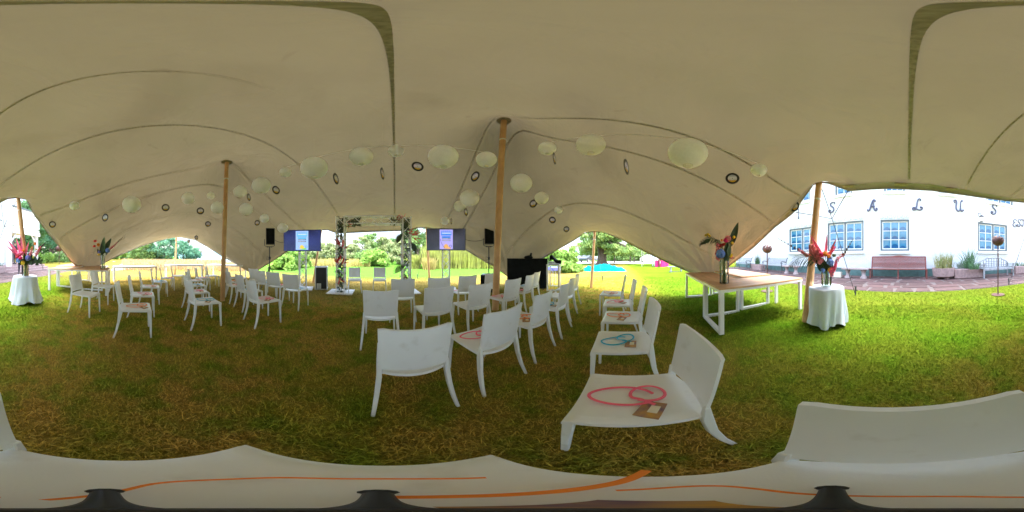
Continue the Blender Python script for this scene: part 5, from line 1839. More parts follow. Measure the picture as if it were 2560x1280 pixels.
# ================================================================== STAGE
def truss(t, A, Bp, size, name='truss', zig=None, face=(0, 0, 1)):
    """box truss between two points: four chords and the lacing between them"""
    A, Bp = Vector(A), Vector(Bp)
    ax = (Bp - A)
    L = ax.length
    ax.normalize()
    s1 = Vector((1, 0, 0)) if abs(ax.z) > .5 else Vector((0, 0, 1))
    s1 = (s1 - ax * s1.dot(ax)).normalized()
    s2 = ax.cross(s1)
    h = size / 2
    cor = [(h, h), (-h, h), (-h, -h), (h, -h)]
    for a, b in cor:
        o = s1 * a + s2 * b
        obj('chord', MB().tube([A + o, Bp + o], .025, 8).mesh('chord', 'steel', smooth=True), t)
    m = max(2, int(round(L / (size * 1.05))))
    for k in range(4):
        o0 = s1 * cor[k][0] + s2 * cor[k][1]
        o1 = s1 * cor[(k + 1) % 4][0] + s2 * cor[(k + 1) % 4][1]
        mb = MB()
        for i in range(m):
            a, b = (o0, o1) if (i + k) % 2 else (o1, o0)
            mb.tube([A + ax * (L * i / m) + a, A + ax * (L * (i + 1) / m) + b], .012, 6)
        for e in (0.02, .98):
            mb.tube([A + ax * (L * e) + o0, A + ax * (L * e) + o1], .011, 6)
        obj('lacing', mb.mesh('lacing', 'steel', smooth=True), t)
al = np.array(D2(852.5, 5.55)); ar = np.array(D2(1015, 5.55))
mid = (al + ar) / 2
dv = ar - al
arz = math.atan2(dv[1], dv[0])
half = float(np.hypot(*dv)) / 2
ARCH = thing('truss_arch', 'silver truss arch decorated with palm leaves and red flowers', 'truss arch', (mid[0], mid[1], 0), arz)
topz = 2.60
truss(ARCH, (-half, 0, .03), (-half, 0, topz), .27)
truss(ARCH, (half, 0, .03), (half, 0, topz), .27)
truss(ARCH, (-half + .16, 0, topz - .14), (half - .16, 0, topz - .14), .25)
for s in (-1, 1):
    obj('base_plate', MB().box((s * half, 0, .012), (.85, .8, .024)).mesh('base_plate', 'whitepaint', bevel=.004), ARCH)
# foliage tied into the arch (hangs on it, so each bunch is its own thing)
def garland(label, pts, reds, n, seed):
    g = thing('garland', label, 'garland', (mid[0], mid[1], 0), arz, 'flower garlands on the arch')
    rd = random.Random(seed)
    mb = MB()
    lf = MB()
    for k in range(n):
        (x0, z0, sx, sz) = rd.choice(pts)
        x, z, yy = x0 + rd.uniform(-sx, sx), z0 + rd.uniform(-sz, sz), rd.uniform(-.14, .14)
        a = rd.uniform(0, 2 * PI)
        L = rd.uniform(.08, .24)
        d = Vector((math.cos(a), rd.uniform(-.9, .9), math.sin(a) * 1.1)).normalized()
        w = d.orthogonal().normalized() * rd.uniform(.012, .045)
        c = Vector((x, yy, z))
        lf.add([c, c + d * L * .5 + w, c + d * L, c + d * L * .5 - w], [(0, 1, 2, 3)])
    obj('greenery', lf.mesh('greenery', 'leafdark'), g)
    for (x, z, q, ang) in reds:
        rm = MB()
        for k in range(5):
            a = ang + rd.uniform(-.9, .9)
            d = Vector((math.cos(a), rd.uniform(-.9, -.1), math.sin(a))).normalized()
            w = d.orthogonal().normalized() * q * .075
            c = Vector((x + rd.uniform(-.05, .05), -.14, z + rd.uniform(-.08, .08)))
            rm.add([c, c + d * q * .5 + w, c + d * q, c + d * q * .5 - w], [(0, 1, 2, 3)])
        obj('heliconia', rm.mesh('heliconia', 'red'), g)
    return g
hl = half
garland('garland of dark leaves and red heliconias on the left leg of the arch', [(-hl, 2.3, .08, .2), (-hl, 1.7, .07, .4), (-hl, 1.0, .08, .4), (-hl, .4, .06, .35)],
        [(-hl, 1.62, .30, 1.8), (-hl + .08, 1.5, .34, .9), (-hl - .05, 1.05, .26, 2.3), (-hl + .1, 1.0, .3, 1.0), (-hl, .5, .28, -1.2), (-hl + .02, 1.3, .3, -1.5)], 300, 4)
garland('garland of monstera and red flowers on the right leg of the arch', [(hl, 2.3, .08, .2), (hl, 1.9, .10, .3), (hl, 1.3, .08, .4), (hl, .6, .08, .4)],
        [(hl + .02, 2.0, .34, .4), (hl + .12, 1.92, .4, .1), (hl - .05, .5, .12, 1.5), (hl - .2, 1.25, .12, 1.5)], 300, 5)
garland('sprig of leaves at the left end of the arch beam', [(-hl + .35, 2.44, .2, .06), (-hl + .5, 2.36, .10, .08)], [(-hl + .26, 2.28, .22, -.2)], 60, 6)
garland('sprig of red leaves at the right end of the arch beam', [(hl - .3, 2.45, .24, .06)], [(hl - .34, 2.5, .2, .8), (hl - .15, 2.5, .2, 2.0)], 55, 7)
gp = thing('palm_leaf', 'fan palm leaf sticking out left of the right arch leg', 'palm leaf', (mid[0], mid[1], 0), arz)
for nm, (cx, cz, q, rot) in enumerate(((hl - .2, 1.78, .26, 2.6), (hl + .16, 1.5, .26, .4), (hl - .2, .75, .3, 2.2))):
    mb = MB()
    for k in range(13):
        a = rot + (k - 6) * .2
        d = Vector((math.cos(a), -.25, math.sin(a)))
        w = Vector((-math.sin(a), 0, math.cos(a))) * .016
        c = Vector((cx, -.16, cz))
        mb.add([c, c + d * q * .6 + w, c + d * q, c + d * q * .6 - w], [(0, 1, 2, 3)])
    obj('frond', mb.mesh('frond', 'leafdark'), gp)

SCR = {'a': emit_screen('screen_blue', (.030, .045, .19)), 'b': emit_screen('screen_grey', (.048, .052, .075))}  # right screen: grey reflections on dark glass put in as patchy glow
EM = {k: emit('em_' + k, c, .085) for k, c in dict(cyan=(.10, .50, .85), lilac=(.42, .38, .85), white=(.85, .85, .95), dark=(.03, .03, .10), yellow=(.85, .62, .06), green=(.20, .70, .15), azure=(.03, .22, .80), orange=(.80, .40, .08), sky=(.35, .55, .90)).items()}
def tv(px, d, py_c, facing, scr, label, slabel, tl):
    x, y = D2(px, d)
    st = thing('truss_stand', slabel, 'truss stand', (x, y, 0), -facing, 'truss stands of the screens')
    truss(st, (0, 0, .03), (0, 0, 1.92), .25)
    obj('base_plate', MB().box((0, 0, .012), (.75, .75, .024)).mesh('base_plate', 'whitepaint', bevel=.004), st)
    zc = H + d * math.tan(el(py_c))
    t = thing('flat_screen', label, 'screen', (x, y, zc), -facing, 'large flat screens')
    w, h = 1.37, .785
    obj('bezel', MB().box((0, .22, 0), (w, .055, h)).mesh('bezel', 'black', bevel=.006), t)
    obj('screen', MB().box((0, .2495, 0), (w - .03, .004, h - .03)).mesh('screen', SCR[scr]), t)
    obj('wall_mount', MB().box((0, .165, 0), (.4, .05, .3)).mesh('wall_mount', 'black'), t)
    po = obj('poster', MB().box((0, .2535, .0), (.46, .003, .69)).mesh('poster', EM['sky' if scr == 'a' else 'lilac']), t)
    yy = .2563
    def bar(cx, cz, bw, bh, m, k=1): obj('print', MB().box((-cx, yy + .0004 * k, cz), (bw, .0006, bh)).mesh('print', EM[m]), po)
    bar(0, .22, .36, .17, 'cyan' if scr == 'a' else 'azure'); bar(0, .07, .30, .08, 'cyan' if scr == 'a' else 'azure')
    for k in range(5): bar(-.14 + .07 * k, .28, .028, .07, 'lilac', 2)
    rd = random.Random(3)
    for z_, m in ((.225, 'white'), (.205, 'white'), (.13, 'lilac')):
        xx = -.15
        while xx < .14:
            ww = rd.uniform(.012, .035)
            bar(xx + ww / 2, z_, ww, .016, m, 3); xx += ww + .006
    for z_ in (.03, -.04):
        bar(0, z_, .29, .036, 'dark', 2)
        xx = -.13
        while xx < .12:
            ww = rd.uniform(.012, .03)
            bar(xx + ww / 2, z_, ww, .014, 'white', 3); xx += ww + .007
    mb = MB().prism([(-.10, -.30), (.10, -.31), (.07, -.22), (.0, -.16), (-.06, -.19)], 0, .0006)
    mb.v = [(-a, yy + .0006 + c_, b) for a, b, c_ in mb.v]
    obj('print', mb.mesh('print', EM['yellow' if scr == 'a' else 'orange']), po)
    mb = MB().prism([(-.10, -.335), (.16, -.335), (.14, -.27), (.02, -.30)], 0, .0006)
    mb.v = [(-a, yy + .0012 + c_, b) for a, b, c_ in mb.v]
    obj('print', mb.mesh('print', EM['green' if scr == 'a' else 'orange']), po)
    sw = MB().tube(catmull([(.21, yy + .001, .02), (.17, yy + .001, -.12), (.10, yy + .001, -.25), (.03, yy + .001, -.33)], 5), .006, 4)
    obj('print', sw.mesh('print', EM['lilac' if scr == 'a' else 'dark']), po)
    cc = MB().tube([(-.155 + .04 * math.cos(a), yy + .001, -.24 + .04 * math.sin(a)) for a in np.linspace(0, 2 * PI, 17)], .006, 4)
    obj('print', cc.mesh('print', EM['azure' if scr == 'a' else 'dark']), po)
tv(757, 6.15, 602.5, R(113), 'a', 'wide screen with a bluish picture and poster, left of the arch', 'silver truss stand carrying the left screen', 0)
tv(1115, 5.95, 600, R(155), 'b', 'wide screen with a painted grey reflections and lilac poster, right of the arch', 'silver truss stand carrying the right screen', 0)

def speaker(px, d, py0, py1, facing, label, slabel, legs=True, base=0.0):
    x, y = D2(px, d)
    z1, z0 = H + d * math.tan(el(py0)), H + d * math.tan(el(py1))
    h = z1 - z0
    t = thing('loudspeaker', label, 'loudspeaker', (x, y, z0), -facing, 'loudspeakers beside the screens')
    w = .33
    poly = [(-w / 2, .17), (w / 2, .17), (w / 2 - .05, -.15), (-w / 2 + .05, -.15)]
    obj('cabinet', MB().prism(poly[::-1], 0, h).mesh('cabinet', 'black', bevel=.012), t)
    obj('grille', MB().box((0, .174, h / 2), (w - .05, .012, h - .06)).mesh('grille', 'blackcloth'), t)
    obj('bracket', MB().tube([(-w / 2 - .02, 0, h * .35), (-w / 2 - .02, 0, -.03), (-.12, 0, -.07), (.12, 0, -.07), (w / 2 + .02, 0, -.03), (w / 2 + .02, 0, h * .35)], .012, 6).mesh('bracket', 'iron'), t)
    for s in (-1, 1): obj('knob', MB().lathe([(0, 0), (.025, 0), (.025, .03), (0, .03)], 10, (s * .07, 0, -.10)).mesh('knob', 'black'), t)
    s = thing('speaker_stand', slabel, 'speaker stand', (x, y, base), -facing, 'speaker stands')
    top = z0 - base - .07
    obj('pole', MB().tube([(0, 0, .12 if legs else 0.0), (0, 0, top)], .019, 8).mesh('pole', 'black', smooth=True), s)
    obj('clamp', MB().box((0, 0, top - .42), (.07, .07, .10)).tube([(0, 0, top - .40), (.10, 0, top - .36), (.10, 0, top - .50), (.03, 0, top - .47)], .009, 6).mesh('clamp', 'black'), s)
    if legs:
        obj('collar', MB().lathe([(.0, .78), (.05, .78), (.05, .86), (0, .86)], 10).mesh('collar', 'black'), s)
        for k in range(3):
            a = k * 2 * PI / 3 + .7
            c, q = math.cos(a), math.sin(a)
            lg = obj('leg', MB().tube([(c * .04, q * .04, .80), (c * .52, q * .52, .012)], .013, 6).mesh('leg', 'black'), s)
            obj('rubber_foot', MB().sphere((c * .53, q * .53, .015), .02, 8, 5).mesh('rubber_foot', 'tyre'), lg)
            obj('brace', MB().tube([(0, 0, .25), (c * .30, q * .30, .36)], .009, 5).mesh('brace', 'black'), s)
speaker(674, 6.0, 572, 612, R(85), 'black loudspeaker on a tripod left of the left screen', 'black tripod stand of the left loudspeaker')
sx, sy = D2(1222, 5.75)
speaker(1222, 5.75, 568, 611, R(165), 'black loudspeaker beside the main wooden pole', 'black pole under the right loudspeaker, standing on the bass box', legs=False, base=.62)
sub = thing('bass_speaker', 'black cube bass speaker carrying the right loudspeaker pole', 'bass speaker', (sx, sy, 0), -R(165 + 12))
obj('cabinet', MB().box((0, 0, .31), (.52, .52, .60)).mesh('cabinet', 'black', bevel=.012), sub)
obj('grille', MB().box((0, .262, .31), (.46, .012, .52)).mesh('grille', 'blackcloth'), sub)
for s in (-1, 1): obj('handle', MB().tube([(s * .262, -.06, .4), (s * .275, -.06, .4), (s * .275, .06, .4), (s * .262, .06, .4)], .01, 5).mesh('handle', 'iron'), sub)
def cable(label, a, b, sag=.12):
    a, b = Vector(a), Vector(b)
    pts = [a.lerp(b, t) + Vector((0, 0, -sag * 4 * t * (1 - t))) for t in np.linspace(0, 1, 12)]
    tag(obj('cable', MB().tube(pts, .008, 5).mesh('cable', 'rope')), label, 'cable', 'speaker cables')
cable('black cable between left loudspeaker and left screen', P(687, 600, 5.95), P(713, 605, 6.2), .05)
cable('black cable between right screen and right loudspeaker', P(1162, 598, 5.9), P(1213, 597, 5.7), .08)

x, y = D2(804, 6.15)
fc = thing('flight_case', 'upright black flight case with aluminium edges beside the arch', 'flight case', (x, y, 0), -R(118))
w, dpt, h = .42, .42, .86
obj('body', MB().box((0, 0, h / 2), (w - .02, dpt - .02, h - .02)).mesh('body', 'black'), fc)
em = MB()
for sx_ in (-1, 1):
    for sy_ in (-1, 1): em.box((sx_ * w / 2, sy_ * dpt / 2, h / 2), (.032, .032, h))
    for z_ in (.016, h - .016):
        em.box((sx_ * w / 2, 0, z_), (.034, dpt - .034, .034))
for sy_ in (-1, 1):
    for z_ in (.016, h - .016): em.box((0, sy_ * dpt / 2, z_), (w - .034, .034, .034))
obj('edge_trim', em.mesh('edge_trim', 'alu'), fc)
for sx_ in (-1, 1):
    for sy_ in (-1, 1):
        for z_ in (.02, h - .02): obj('ball_corner', MB().sphere((sx_ * w / 2, sy_ * dpt / 2, z_), .032, 8, 6).mesh('ball_corner', 'alu'), fc)
obj('latch', MB().box((.08, dpt / 2 + .004, .14), (.16, .012, .2)).mesh('latch', 'alu'), fc)

# black panel and laptop table
bp_ = thing('display_board', 'large upright black panel board standing behind the right-hand chairs', 'panel', (*D2(1318, 6.1), 0), -R(190))
obj('board', MB().box((0, 0, .59), (1.52, .06, 1.14)).mesh('board', 'blackcloth', bevel=.004), bp_)
for s in (-1, 1): obj('foot', MB().box((s * .6, -.12, .02), (.06, .4, .04)).mesh('foot', 'black'), bp_)
obj('side_edge', MB().box((-.775, 0, .59), (.012, .10, 1.16)).mesh('side_edge', 'alu'), bp_)
bg_ = thing('black_bag', 'small crumpled black bag lying on top of the black panel', 'bag', (*D2(1321, 6.1), 1.16), -R(190))
m = MB().sphere((0, 0, .03), .17, 14, 8, sq=.45, jit=.12)
obj('bag_body', m.mesh('bag_body', 'blackcloth', smooth=True), bg_)
obj('bag_neck', MB().tube([(-.08, 0, .05), (-.09, 0, .14), (-.11, 0, .20)], [.06, .035, .03], 8).mesh('bag_neck', 'blackcloth', smooth=True), bg_)
x, y = D2(1385, 6.15)
lt = thing('white_side_table', 'white framed high table right of the black panel', 'table', (x, y, 0), -R(200))
obj('tabletop', MB().box((0, 0, .93), (.46, 1.0, .035)).mesh('tabletop', 'whitemetal', bevel=.004), lt)
for s in (-1, 1):
    f = MB().box((-.2, s * .46, .455), (.045, .05, .91)).box((.2, s * .46, .455), (.045, .05, .91)).box((0, s * .46, .022), (.355, .046, .044))
    obj('leg_frame', f.mesh('leg_frame', 'whitemetal'), lt)
cs = tag(obj('white_case', MB().box((0, 0, .05), (.24, .3, .10)).mesh('white_case', 'whitemetal', bevel=.008), loc=(x - .05, y - .1, .948), rz=.3), 'flat white case on the high table beside the black panel', 'case')
obj('lid_line', MB().box((0, 0, .06), (.243, .303, .012)).mesh('lid_line', 'slate'), cs)
bag = MB()
bag.grid(lambda i, j: (-.2 + .42 * i, -.22 + .42 * j, .12 + .22 * math.exp(-((i - .2) ** 2) * 9) * math.sin(PI * (.2 + .6 * j)) + .02 * math.sin(9 * i + 5 * j)), 14, 10, (0, 0, -.11))
tag(obj('black_jacket', bag.mesh('black_jacket', 'blackcloth', smooth=True), loc=(x + .02, y - .05, .96), rz=-.2), 'crumpled black jacket heaped on the high white table', 'jacket')
st = thing('stool', 'violet padded stool behind the high white table', 'stool', (*D2(1386, 7.0), 0), .3)
obj('seat', MB().box((0, 0, .70), (.42, .4, .16)).mesh('seat', 'violet', bevel=.02), st)
for sx_ in (-1, 1):
    for sy_ in (-1, 1): obj('leg', MB().tube([(sx_ * .18, sy_ * .17, .62), (sx_ * .2, sy_ * .19, 0)], .014, 6).mesh('leg', 'whitemetal'), st)
p_ = G(1086, 671)
sg = thing('small_sign', 'little black sign board on the lawn in front of the reeds', 'sign', p_, -R(160))
obj('board', MB().box((0, 0, .22), (.46, .03, .26), M4=None).mesh('board', 'black', bevel=.004), sg)
obj('print', MB().box((0, .0175, .24), (.26, .004, .05)).mesh('print', 'cardpaper'), sg)
for s in (-1, 1): obj('leg', MB().tube([(s * .15, -.02, .12), (s * .16, -.05, 0)], .012, 5).mesh('leg', 'iron'), sg)

# blue tarp on the lawn
def tarp():
    d = 14.2
    x, y = D2(1506, d)
    def fn(i, j):
        u_ = (i - .5) * 2; v_ = (j - .5) * 2
        e = max(0, 1 - (abs(u_) ** 4 + abs(v_) ** 3))
        wob = .06 * math.sin(9 * u_ + 4 * v_) + .05 * math.sin(17 * u_ - 6 * v_ + 1) + .035 * math.sin(31 * u_ + 9 * v_)
        hh = max(0, (.34 + .12 * math.sin(3.1 * u_ + 1.6) + wob) * e ** .6)
        return (u_ * 1.95 * (1 + .05 * math.sin(7 * v_)), v_ * 1.1 + .12 * math.sin(5 * u_), .01 + hh)
    o = tag(obj('blue_tarp', MB().grid(fn, 80, 30).mesh('blue_tarp', 'tarp', smooth=False), loc=(x, y, 0), rz=-az(1506)), 'bright turquoise tarpaulin heaped flat on the lawn before the cedar', 'tarpaulin')
    wb = MB().sphere((.05, .5, .40), .13, 8, 6, sq=.8, jit=.1)
    obj('white_bundle', wb.mesh('white_bundle', 'cloth', smooth=True), o)
tarp()

# ================================================================== HOUSE FRONT
def hloc(px, back):                        # place in front of the house wall: `back` metres from it
    a = az(px)
    d = (DW - back) / math.cos(a - R(139))
    x, y = d * math.sin(a), d * math.cos(a)
    return x, y, float(gz(x, y)) + .015
def slat_bench(px, back, w, label, mat, hb=1.0, crest=True, arms=False):
    x, y, z = hloc(px, back)
    t = thing('garden_bench', label, 'bench', (x, y, z), -AX, 'benches along the house wall')
    n = 8
    z0, z1 = .50, hb
    sh = (z1 - z0) / n
    for k in range(n):
        zz = z0 + sh * (k + .5)
        yb = -.22 - .10 * (zz - z0) / (z1 - z0)
        obj('back_slat', MB().box((0, yb, zz), (w - .12, .022, sh * .78)).mesh('back_slat', mat), t)
    if crest:
        def cr(i, j):
            xx = (i - .5) * (w - .1)
            return (xx, -.325, z1 + (.07 + .045 * math.exp(-(xx / .28) ** 2)) * j)
        obj('crest_rail', MB().grid(cr, 24, 1, (0, .03, 0)).mesh('crest_rail', mat), t)
    for k in range(5):
        obj('seat_slat', MB().box((0, -.16 + .095 * k, .455), (w, .082, .024)).mesh('seat_slat', mat, bevel=.003), t)
    for xx in (-w / 2 + .03, 0, w / 2 - .03):
        obj('leg', MB().box((xx, .20, .22), (.06, .06, .44)).mesh('leg', mat), t)
    for xx in (-w / 2 + .03, w / 2 - .03):
        obj('post', MB().tube([(xx, -.20, 0), (xx, -.21, .5), (xx, -.32, z1 + .06)], .035, 6).mesh('post', mat), t)
        if arms:
            obj('armrest', MB().tube([(xx, -.25, .66), (xx, .22, .66), (xx, .25, .62)], .03, 6).mesh('armrest', mat), t)
            obj('arm_post', MB().box((xx, .20, .55), (.05, .05, .20)).mesh('arm_post', mat), t)
    return t
slat_bench(2246, .75, 2.75, 'long red brown slatted bench under the single window', 'redwood', hb=1.0)
def iron_bench(px, back, w, label):
    x, y, z = hloc(px, back)
    t = thing('iron_bench', label, 'bench', (x, y, z), -AX, 'benches along the house wall')
    for k in range(5):
        obj('back_slat', MB().box((0, -.20 - .03 * k, .55 + .085 * k), (w, .02, .062)).mesh('back_slat', 'greywood'), t)
        obj('seat_slat', MB().box((0, -.15 + .09 * k, .46), (w, .07, .02)).mesh('seat_slat', 'greywood'), t)
    for s in (-1, 1):
        e = MB()
        xx = s * (w / 2 - .04)
        e.tube(catmull([(xx, -.36, .98), (xx, -.38, .92), (xx, -.30, .90), (xx, -.22, .55), (xx, -.15, .45), (xx, .22, .45)], 5), .02, 6)
        e.tube(catmull([(xx, -.2, .68), (xx, .10, .72), (xx, .26, .68), (xx, .22, .58), (xx, .14, .62)], 5), .022, 6)
        e.tube(catmull([(xx, .24, .64), (xx, .20, .3), (xx, .28, 0)], 5), .022, 6)
        e.tube(catmull([(xx, -.16, .46), (xx, -.2, .25), (xx, -.3, 0)], 5), .022, 6)
        e.tube([(xx, .12 * math.cos(a) + .02, .28 + .12 * math.sin(a)) for a in np.linspace(0, 2 * PI, 15)], .014, 5)
        obj('cast_end', e.mesh('cast_end', 'iron', smooth=True), t)
iron_bench(1935, 1.05, 1.9, 'grey slatted bench with iron ends beside the small torch')
iron_bench(1856, 1.4, 1.9, 'grey slatted bench with iron ends at the tent edge behind the vase table')
def stone_bench(px, back, w, label):
    x, y, z = hloc(px, back)
    t = thing('stone_bench', label, 'bench', (x, y, z), -AX, 'pale stone benches')
    obj('slab', MB().box((0, 0, .46), (w, .42, .08)).mesh('slab', 'stone', bevel=.012), t)
    for s in (-1, 1):
        m = MB().lathe([(.17, 0), (.17, .06), (.11, .12), (.09, .24), (.13, .36), (.18, .42), (0, .42)], 12, (s * w * .3, 0, 0))
        obj('pedestal', m.mesh('pedestal', 'stone', smooth=True), t)
stone_bench(2139, 1.0, 1.35, 'pale stone bench on two waisted pedestals left of the red bench')
stone_bench(1978, 1.1, 1.2, 'pale stone bench behind the leaning house pole')
x, y, z = hloc(2457 + 35, 1.25)
lb = thing('white_bench', 'weathered white bench with arched lattice back under the far window', 'bench', (x, y, z), -AX + .12, 'benches along the house wall')
w = 2.0
def crest(xx): return .72 + .26 * max(0, math.cos(min(1, abs(xx) / (w / 2)) * PI / 2)) ** .7 + (.05 if abs(abs(xx) - .45) < .06 else 0)
cm = MB().tube(catmull([(xx, -.25, crest(xx)) for xx in np.linspace(-w / 2 + .08, w / 2 - .08, 17)], 3), .03, 6)
obj('crest_rail', cm.mesh('crest_rail', 'greywood'), lb)
for k in range(11):
    xx = -w / 2 + .14 + k * (w - .28) / 10
    obj('back_slat', MB().box((xx, -.245, (.5 + crest(xx)) / 2), (.035, .025, crest(xx) - .5)).mesh('back_slat', 'greywood'), lb)
for k in range(3):
    zz = .60 + .1 * k
    obj('lattice_bar', MB().box((0, -.222, zz), (w - (.3 + .35 * k), .018, .03)).mesh('lattice_bar', 'greywood'), lb)
obj('lower_rail', MB().box((0, -.245, .50), (w - .1, .04, .05)).mesh('lower_rail', 'greywood'), lb)
for k in range(5): obj('seat_slat', MB().box((0, -.17 + .095 * k, .455), (w, .08, .024)).mesh('seat_slat', 'greywood'), lb)
obj('seat_rail', MB().box((0, .24, .41), (w - .12, .04, .07)).mesh('seat_rail', 'greywood'), lb)
for s in (-1, 1):
    for yy, hh in ((.24, .66), (-.25, .75)):
        obj('leg', MB().box((s * (w / 2 - .03), yy, hh / 2), (.065, .065, hh)).mesh('leg', 'greywood'), lb)
    obj('armrest', MB().box((s * (w / 2 - .03), .02, .68), (.09, .66, .035)).mesh('armrest', 'greywood', bevel=.004), lb)
    for k in range(2): obj('side_bar', MB().box((s * (w / 2 - .03), 0, .53 + .07 * k), (.03, .44, .03)).mesh('side_bar', 'greywood'), lb)

def pot_grass(name, label, x, y, z, rx, ry, n, h, mat, tilt=.28, rz=0, lean=0):
    xs = rng.uniform(-rx, rx, n); ys = rng.uniform(-ry, ry, n)
    hh = h * rng.uniform(.45, 1.1, n)
    a = rng.uniform(0, 2 * PI, n)
    w = .010
    lx = rng.normal(0, tilt, n) * hh + xs * .4; ly = rng.normal(0, tilt, n) * hh
    o = np.zeros(n)
    v = np.stack([np.stack([xs - w * np.cos(a), ys - w * np.sin(a), o], 1), np.stack([xs + w * np.cos(a), ys + w * np.sin(a), o], 1),
                  np.stack([xs + lx * .4 + w * np.cos(a), ys + ly * .4, hh * .6], 1), np.stack([xs + lx * .4 - w * np.cos(a), ys + ly * .4, hh * .6], 1),
                  np.stack([xs + lx, ys + ly, hh], 1)], 1).reshape(-1, 3)
    k = (np.arange(n) * 5)[:, None]
    f = np.concatenate([k + np.array([0, 1, 2]), k + np.array([0, 2, 3]), k + np.array([3, 2, 4])])
    return tag(obj(name, npmesh(name, v, f, mat), loc=(x, y, z), rz=rz), label, 'plant', 'grasses in the planters')
x, y, z = hloc(2359, .95)
pt = thing('round_planter', 'round pinkish stone planter right of the red bench', 'planter', (x, y, z), 0, 'stone planters')
obj('tub', MB().lathe([(0, .1), (.40, .08), (.52, .14), (.56, .48), (.56, .52), (.48, .52), (.46, .44), (0, .44)], 28).mesh('tub', 'pinkstone', smooth=True), pt)
for k in range(3):
    a = k * 2 * PI / 3 + .5
    obj('foot', MB().box((.3 * math.cos(a), .3 * math.sin(a), .05), (.18, .18, .10)).mesh('foot', 'pinkstone', bevel=.01), pt)
pot_grass('grass_clump', 'yellow green grass clump in the round planter', x, y, z + .44, .36, .3, 260, .85, 'potgrass', .10)
def trough(px, back, w, label):
    x, y, z = hloc(px, back)
    t = thing('stone_trough', label, 'planter', (x, y, z), -AX, 'stone planters')
    obj('trough', MB().box((0, 0, .23), (w, .5, .46)).mesh('trough', 'pinkstone', bevel=.03), t)
    obj('soil', MB().box((0, 0, .462), (w - .14, .36, .012)).mesh('soil', 'dim'), t)
    return x, y, z
x, y, z = trough(2419, 1.0, 1.5, 'rectangular pink stone trough between round planter and white bench')
pot_grass('fountain_grass', 'tall green fountain grass in the rectangular trough', x - .1, y + .1, z + .46, .22, .14, 150, 1.05, 'potgreen', .30)
pot_grass('low_herbs', 'low bluish herbs at the left of the rectangular trough', x + .3, y - .25, z + .46, .35, .12, 180, .42, 'leafgrey', .4, rz=-AX)
pot_grass('low_herbs', 'low herbs at the right of the rectangular trough', x - .45, y + .35, z + .46, .22, .12, 120, .4, 'potgreen', .4, rz=-AX)
x, y, z = trough(1894, .9, 1.3, 'pink stone trough with spiky grass between the two iron benches')
pot_grass('fountain_grass', 'spiky green grass in the trough between the iron benches', x, y, z + .46, .4, .15, 220, 1.1, 'potgreen', .22)
x, y, z = trough(2552, .7, 1.2, 'low stone trough at the house corner under the small iron letters')
pot_grass('low_herbs', 'small flowers in the corner trough', x, y, z + .46, .35, .12, 80, .3, 'potgreen', .4)
x, y, z = hloc(2089, 1.1)
bx_ = thing('white_box', 'small cream box on the paving left of the stone bench', 'box', (x, y, z), -AX + .15)
obj('body', MB().box((0, 0, .14), (.62, .3, .26)).mesh('body', 'cardpaper', bevel=.01), bx_)
obj('vent', MB().box((.12, .152, .13), (.10, .008, .10)).mesh('vent', 'black'), bx_)

def torch(px, d, pyc, rad, label, rotz=0):
    x, y = D2(px, d)
    z = float(gz(x, y))
    t = thing('fire_globe', label, 'garden torch', (x, y, z), rotz, 'rusty mesh globe torches')
    zc = H + d * math.tan(el(pyc)) - z
    obj('pole', MB().tube([(0, 0, .01), (0, 0, zc - rad * .9)], .017, 8).mesh('pole', 'rust'), t)
    obj('base_plate', MB().lathe([(0, 0), (.19, 0), (.19, .018), (0, .02)], 28).mesh('base_plate', 'rust'), t)
    nu, nv = 28, 18
    mb = MB()
    rd = random.Random(int(px))
    pts = [[(rad * math.sin(PI * (j / nv)) * math.cos(2 * PI * k / nu), rad * math.sin(PI * (j / nv)) * math.sin(2 * PI * k / nu), zc + rad * .9 * math.cos(PI * j / nv)) for k in range(nu)] for j in range(nv + 1)]
    vs = [p for r in pts for p in r]
    fs = []
    for j in range(1, nv):
        for k in range(nu):
            open_ = j / nv < .42 and (rd.random() < .30 + .45 * (j / nv < .25))
            if j / nv < .12 or open_: continue
            fs.append((j * nu + k, (j + 1) * nu + k, (j + 1) * nu + (k + 1) % nu, j * nu + (k + 1) % nu))
    mb.add(vs, fs)
    obj('globe', mb.mesh('globe', 'rust', smooth=True), t)
torch(2495, 4.6, 601, .175, 'rusty mesh globe torch standing free on the lawn before the white bench')
torch(1918, 5.1, 622, .155, 'rusty mesh globe torch behind the wooden table, before the iron benches')
torch(148, 9.0, 621, .19, 'rusty mesh globe torch beyond the rear left table')
bt = thing('bamboo_torch', 'thin garden torch with a black head behind the back tables', 'garden torch', (*D2(503, 12), 0))
obj('pole', MB().tube([(0, 0, 0), (0, 0, 1.35)], .014, 6).mesh('pole', 'greywood'), bt)
obj('head', MB().tube([(0, 0, 1.3), (0, 0, 1.62)], [.03, .045], 8).mesh('head', 'black'), bt)

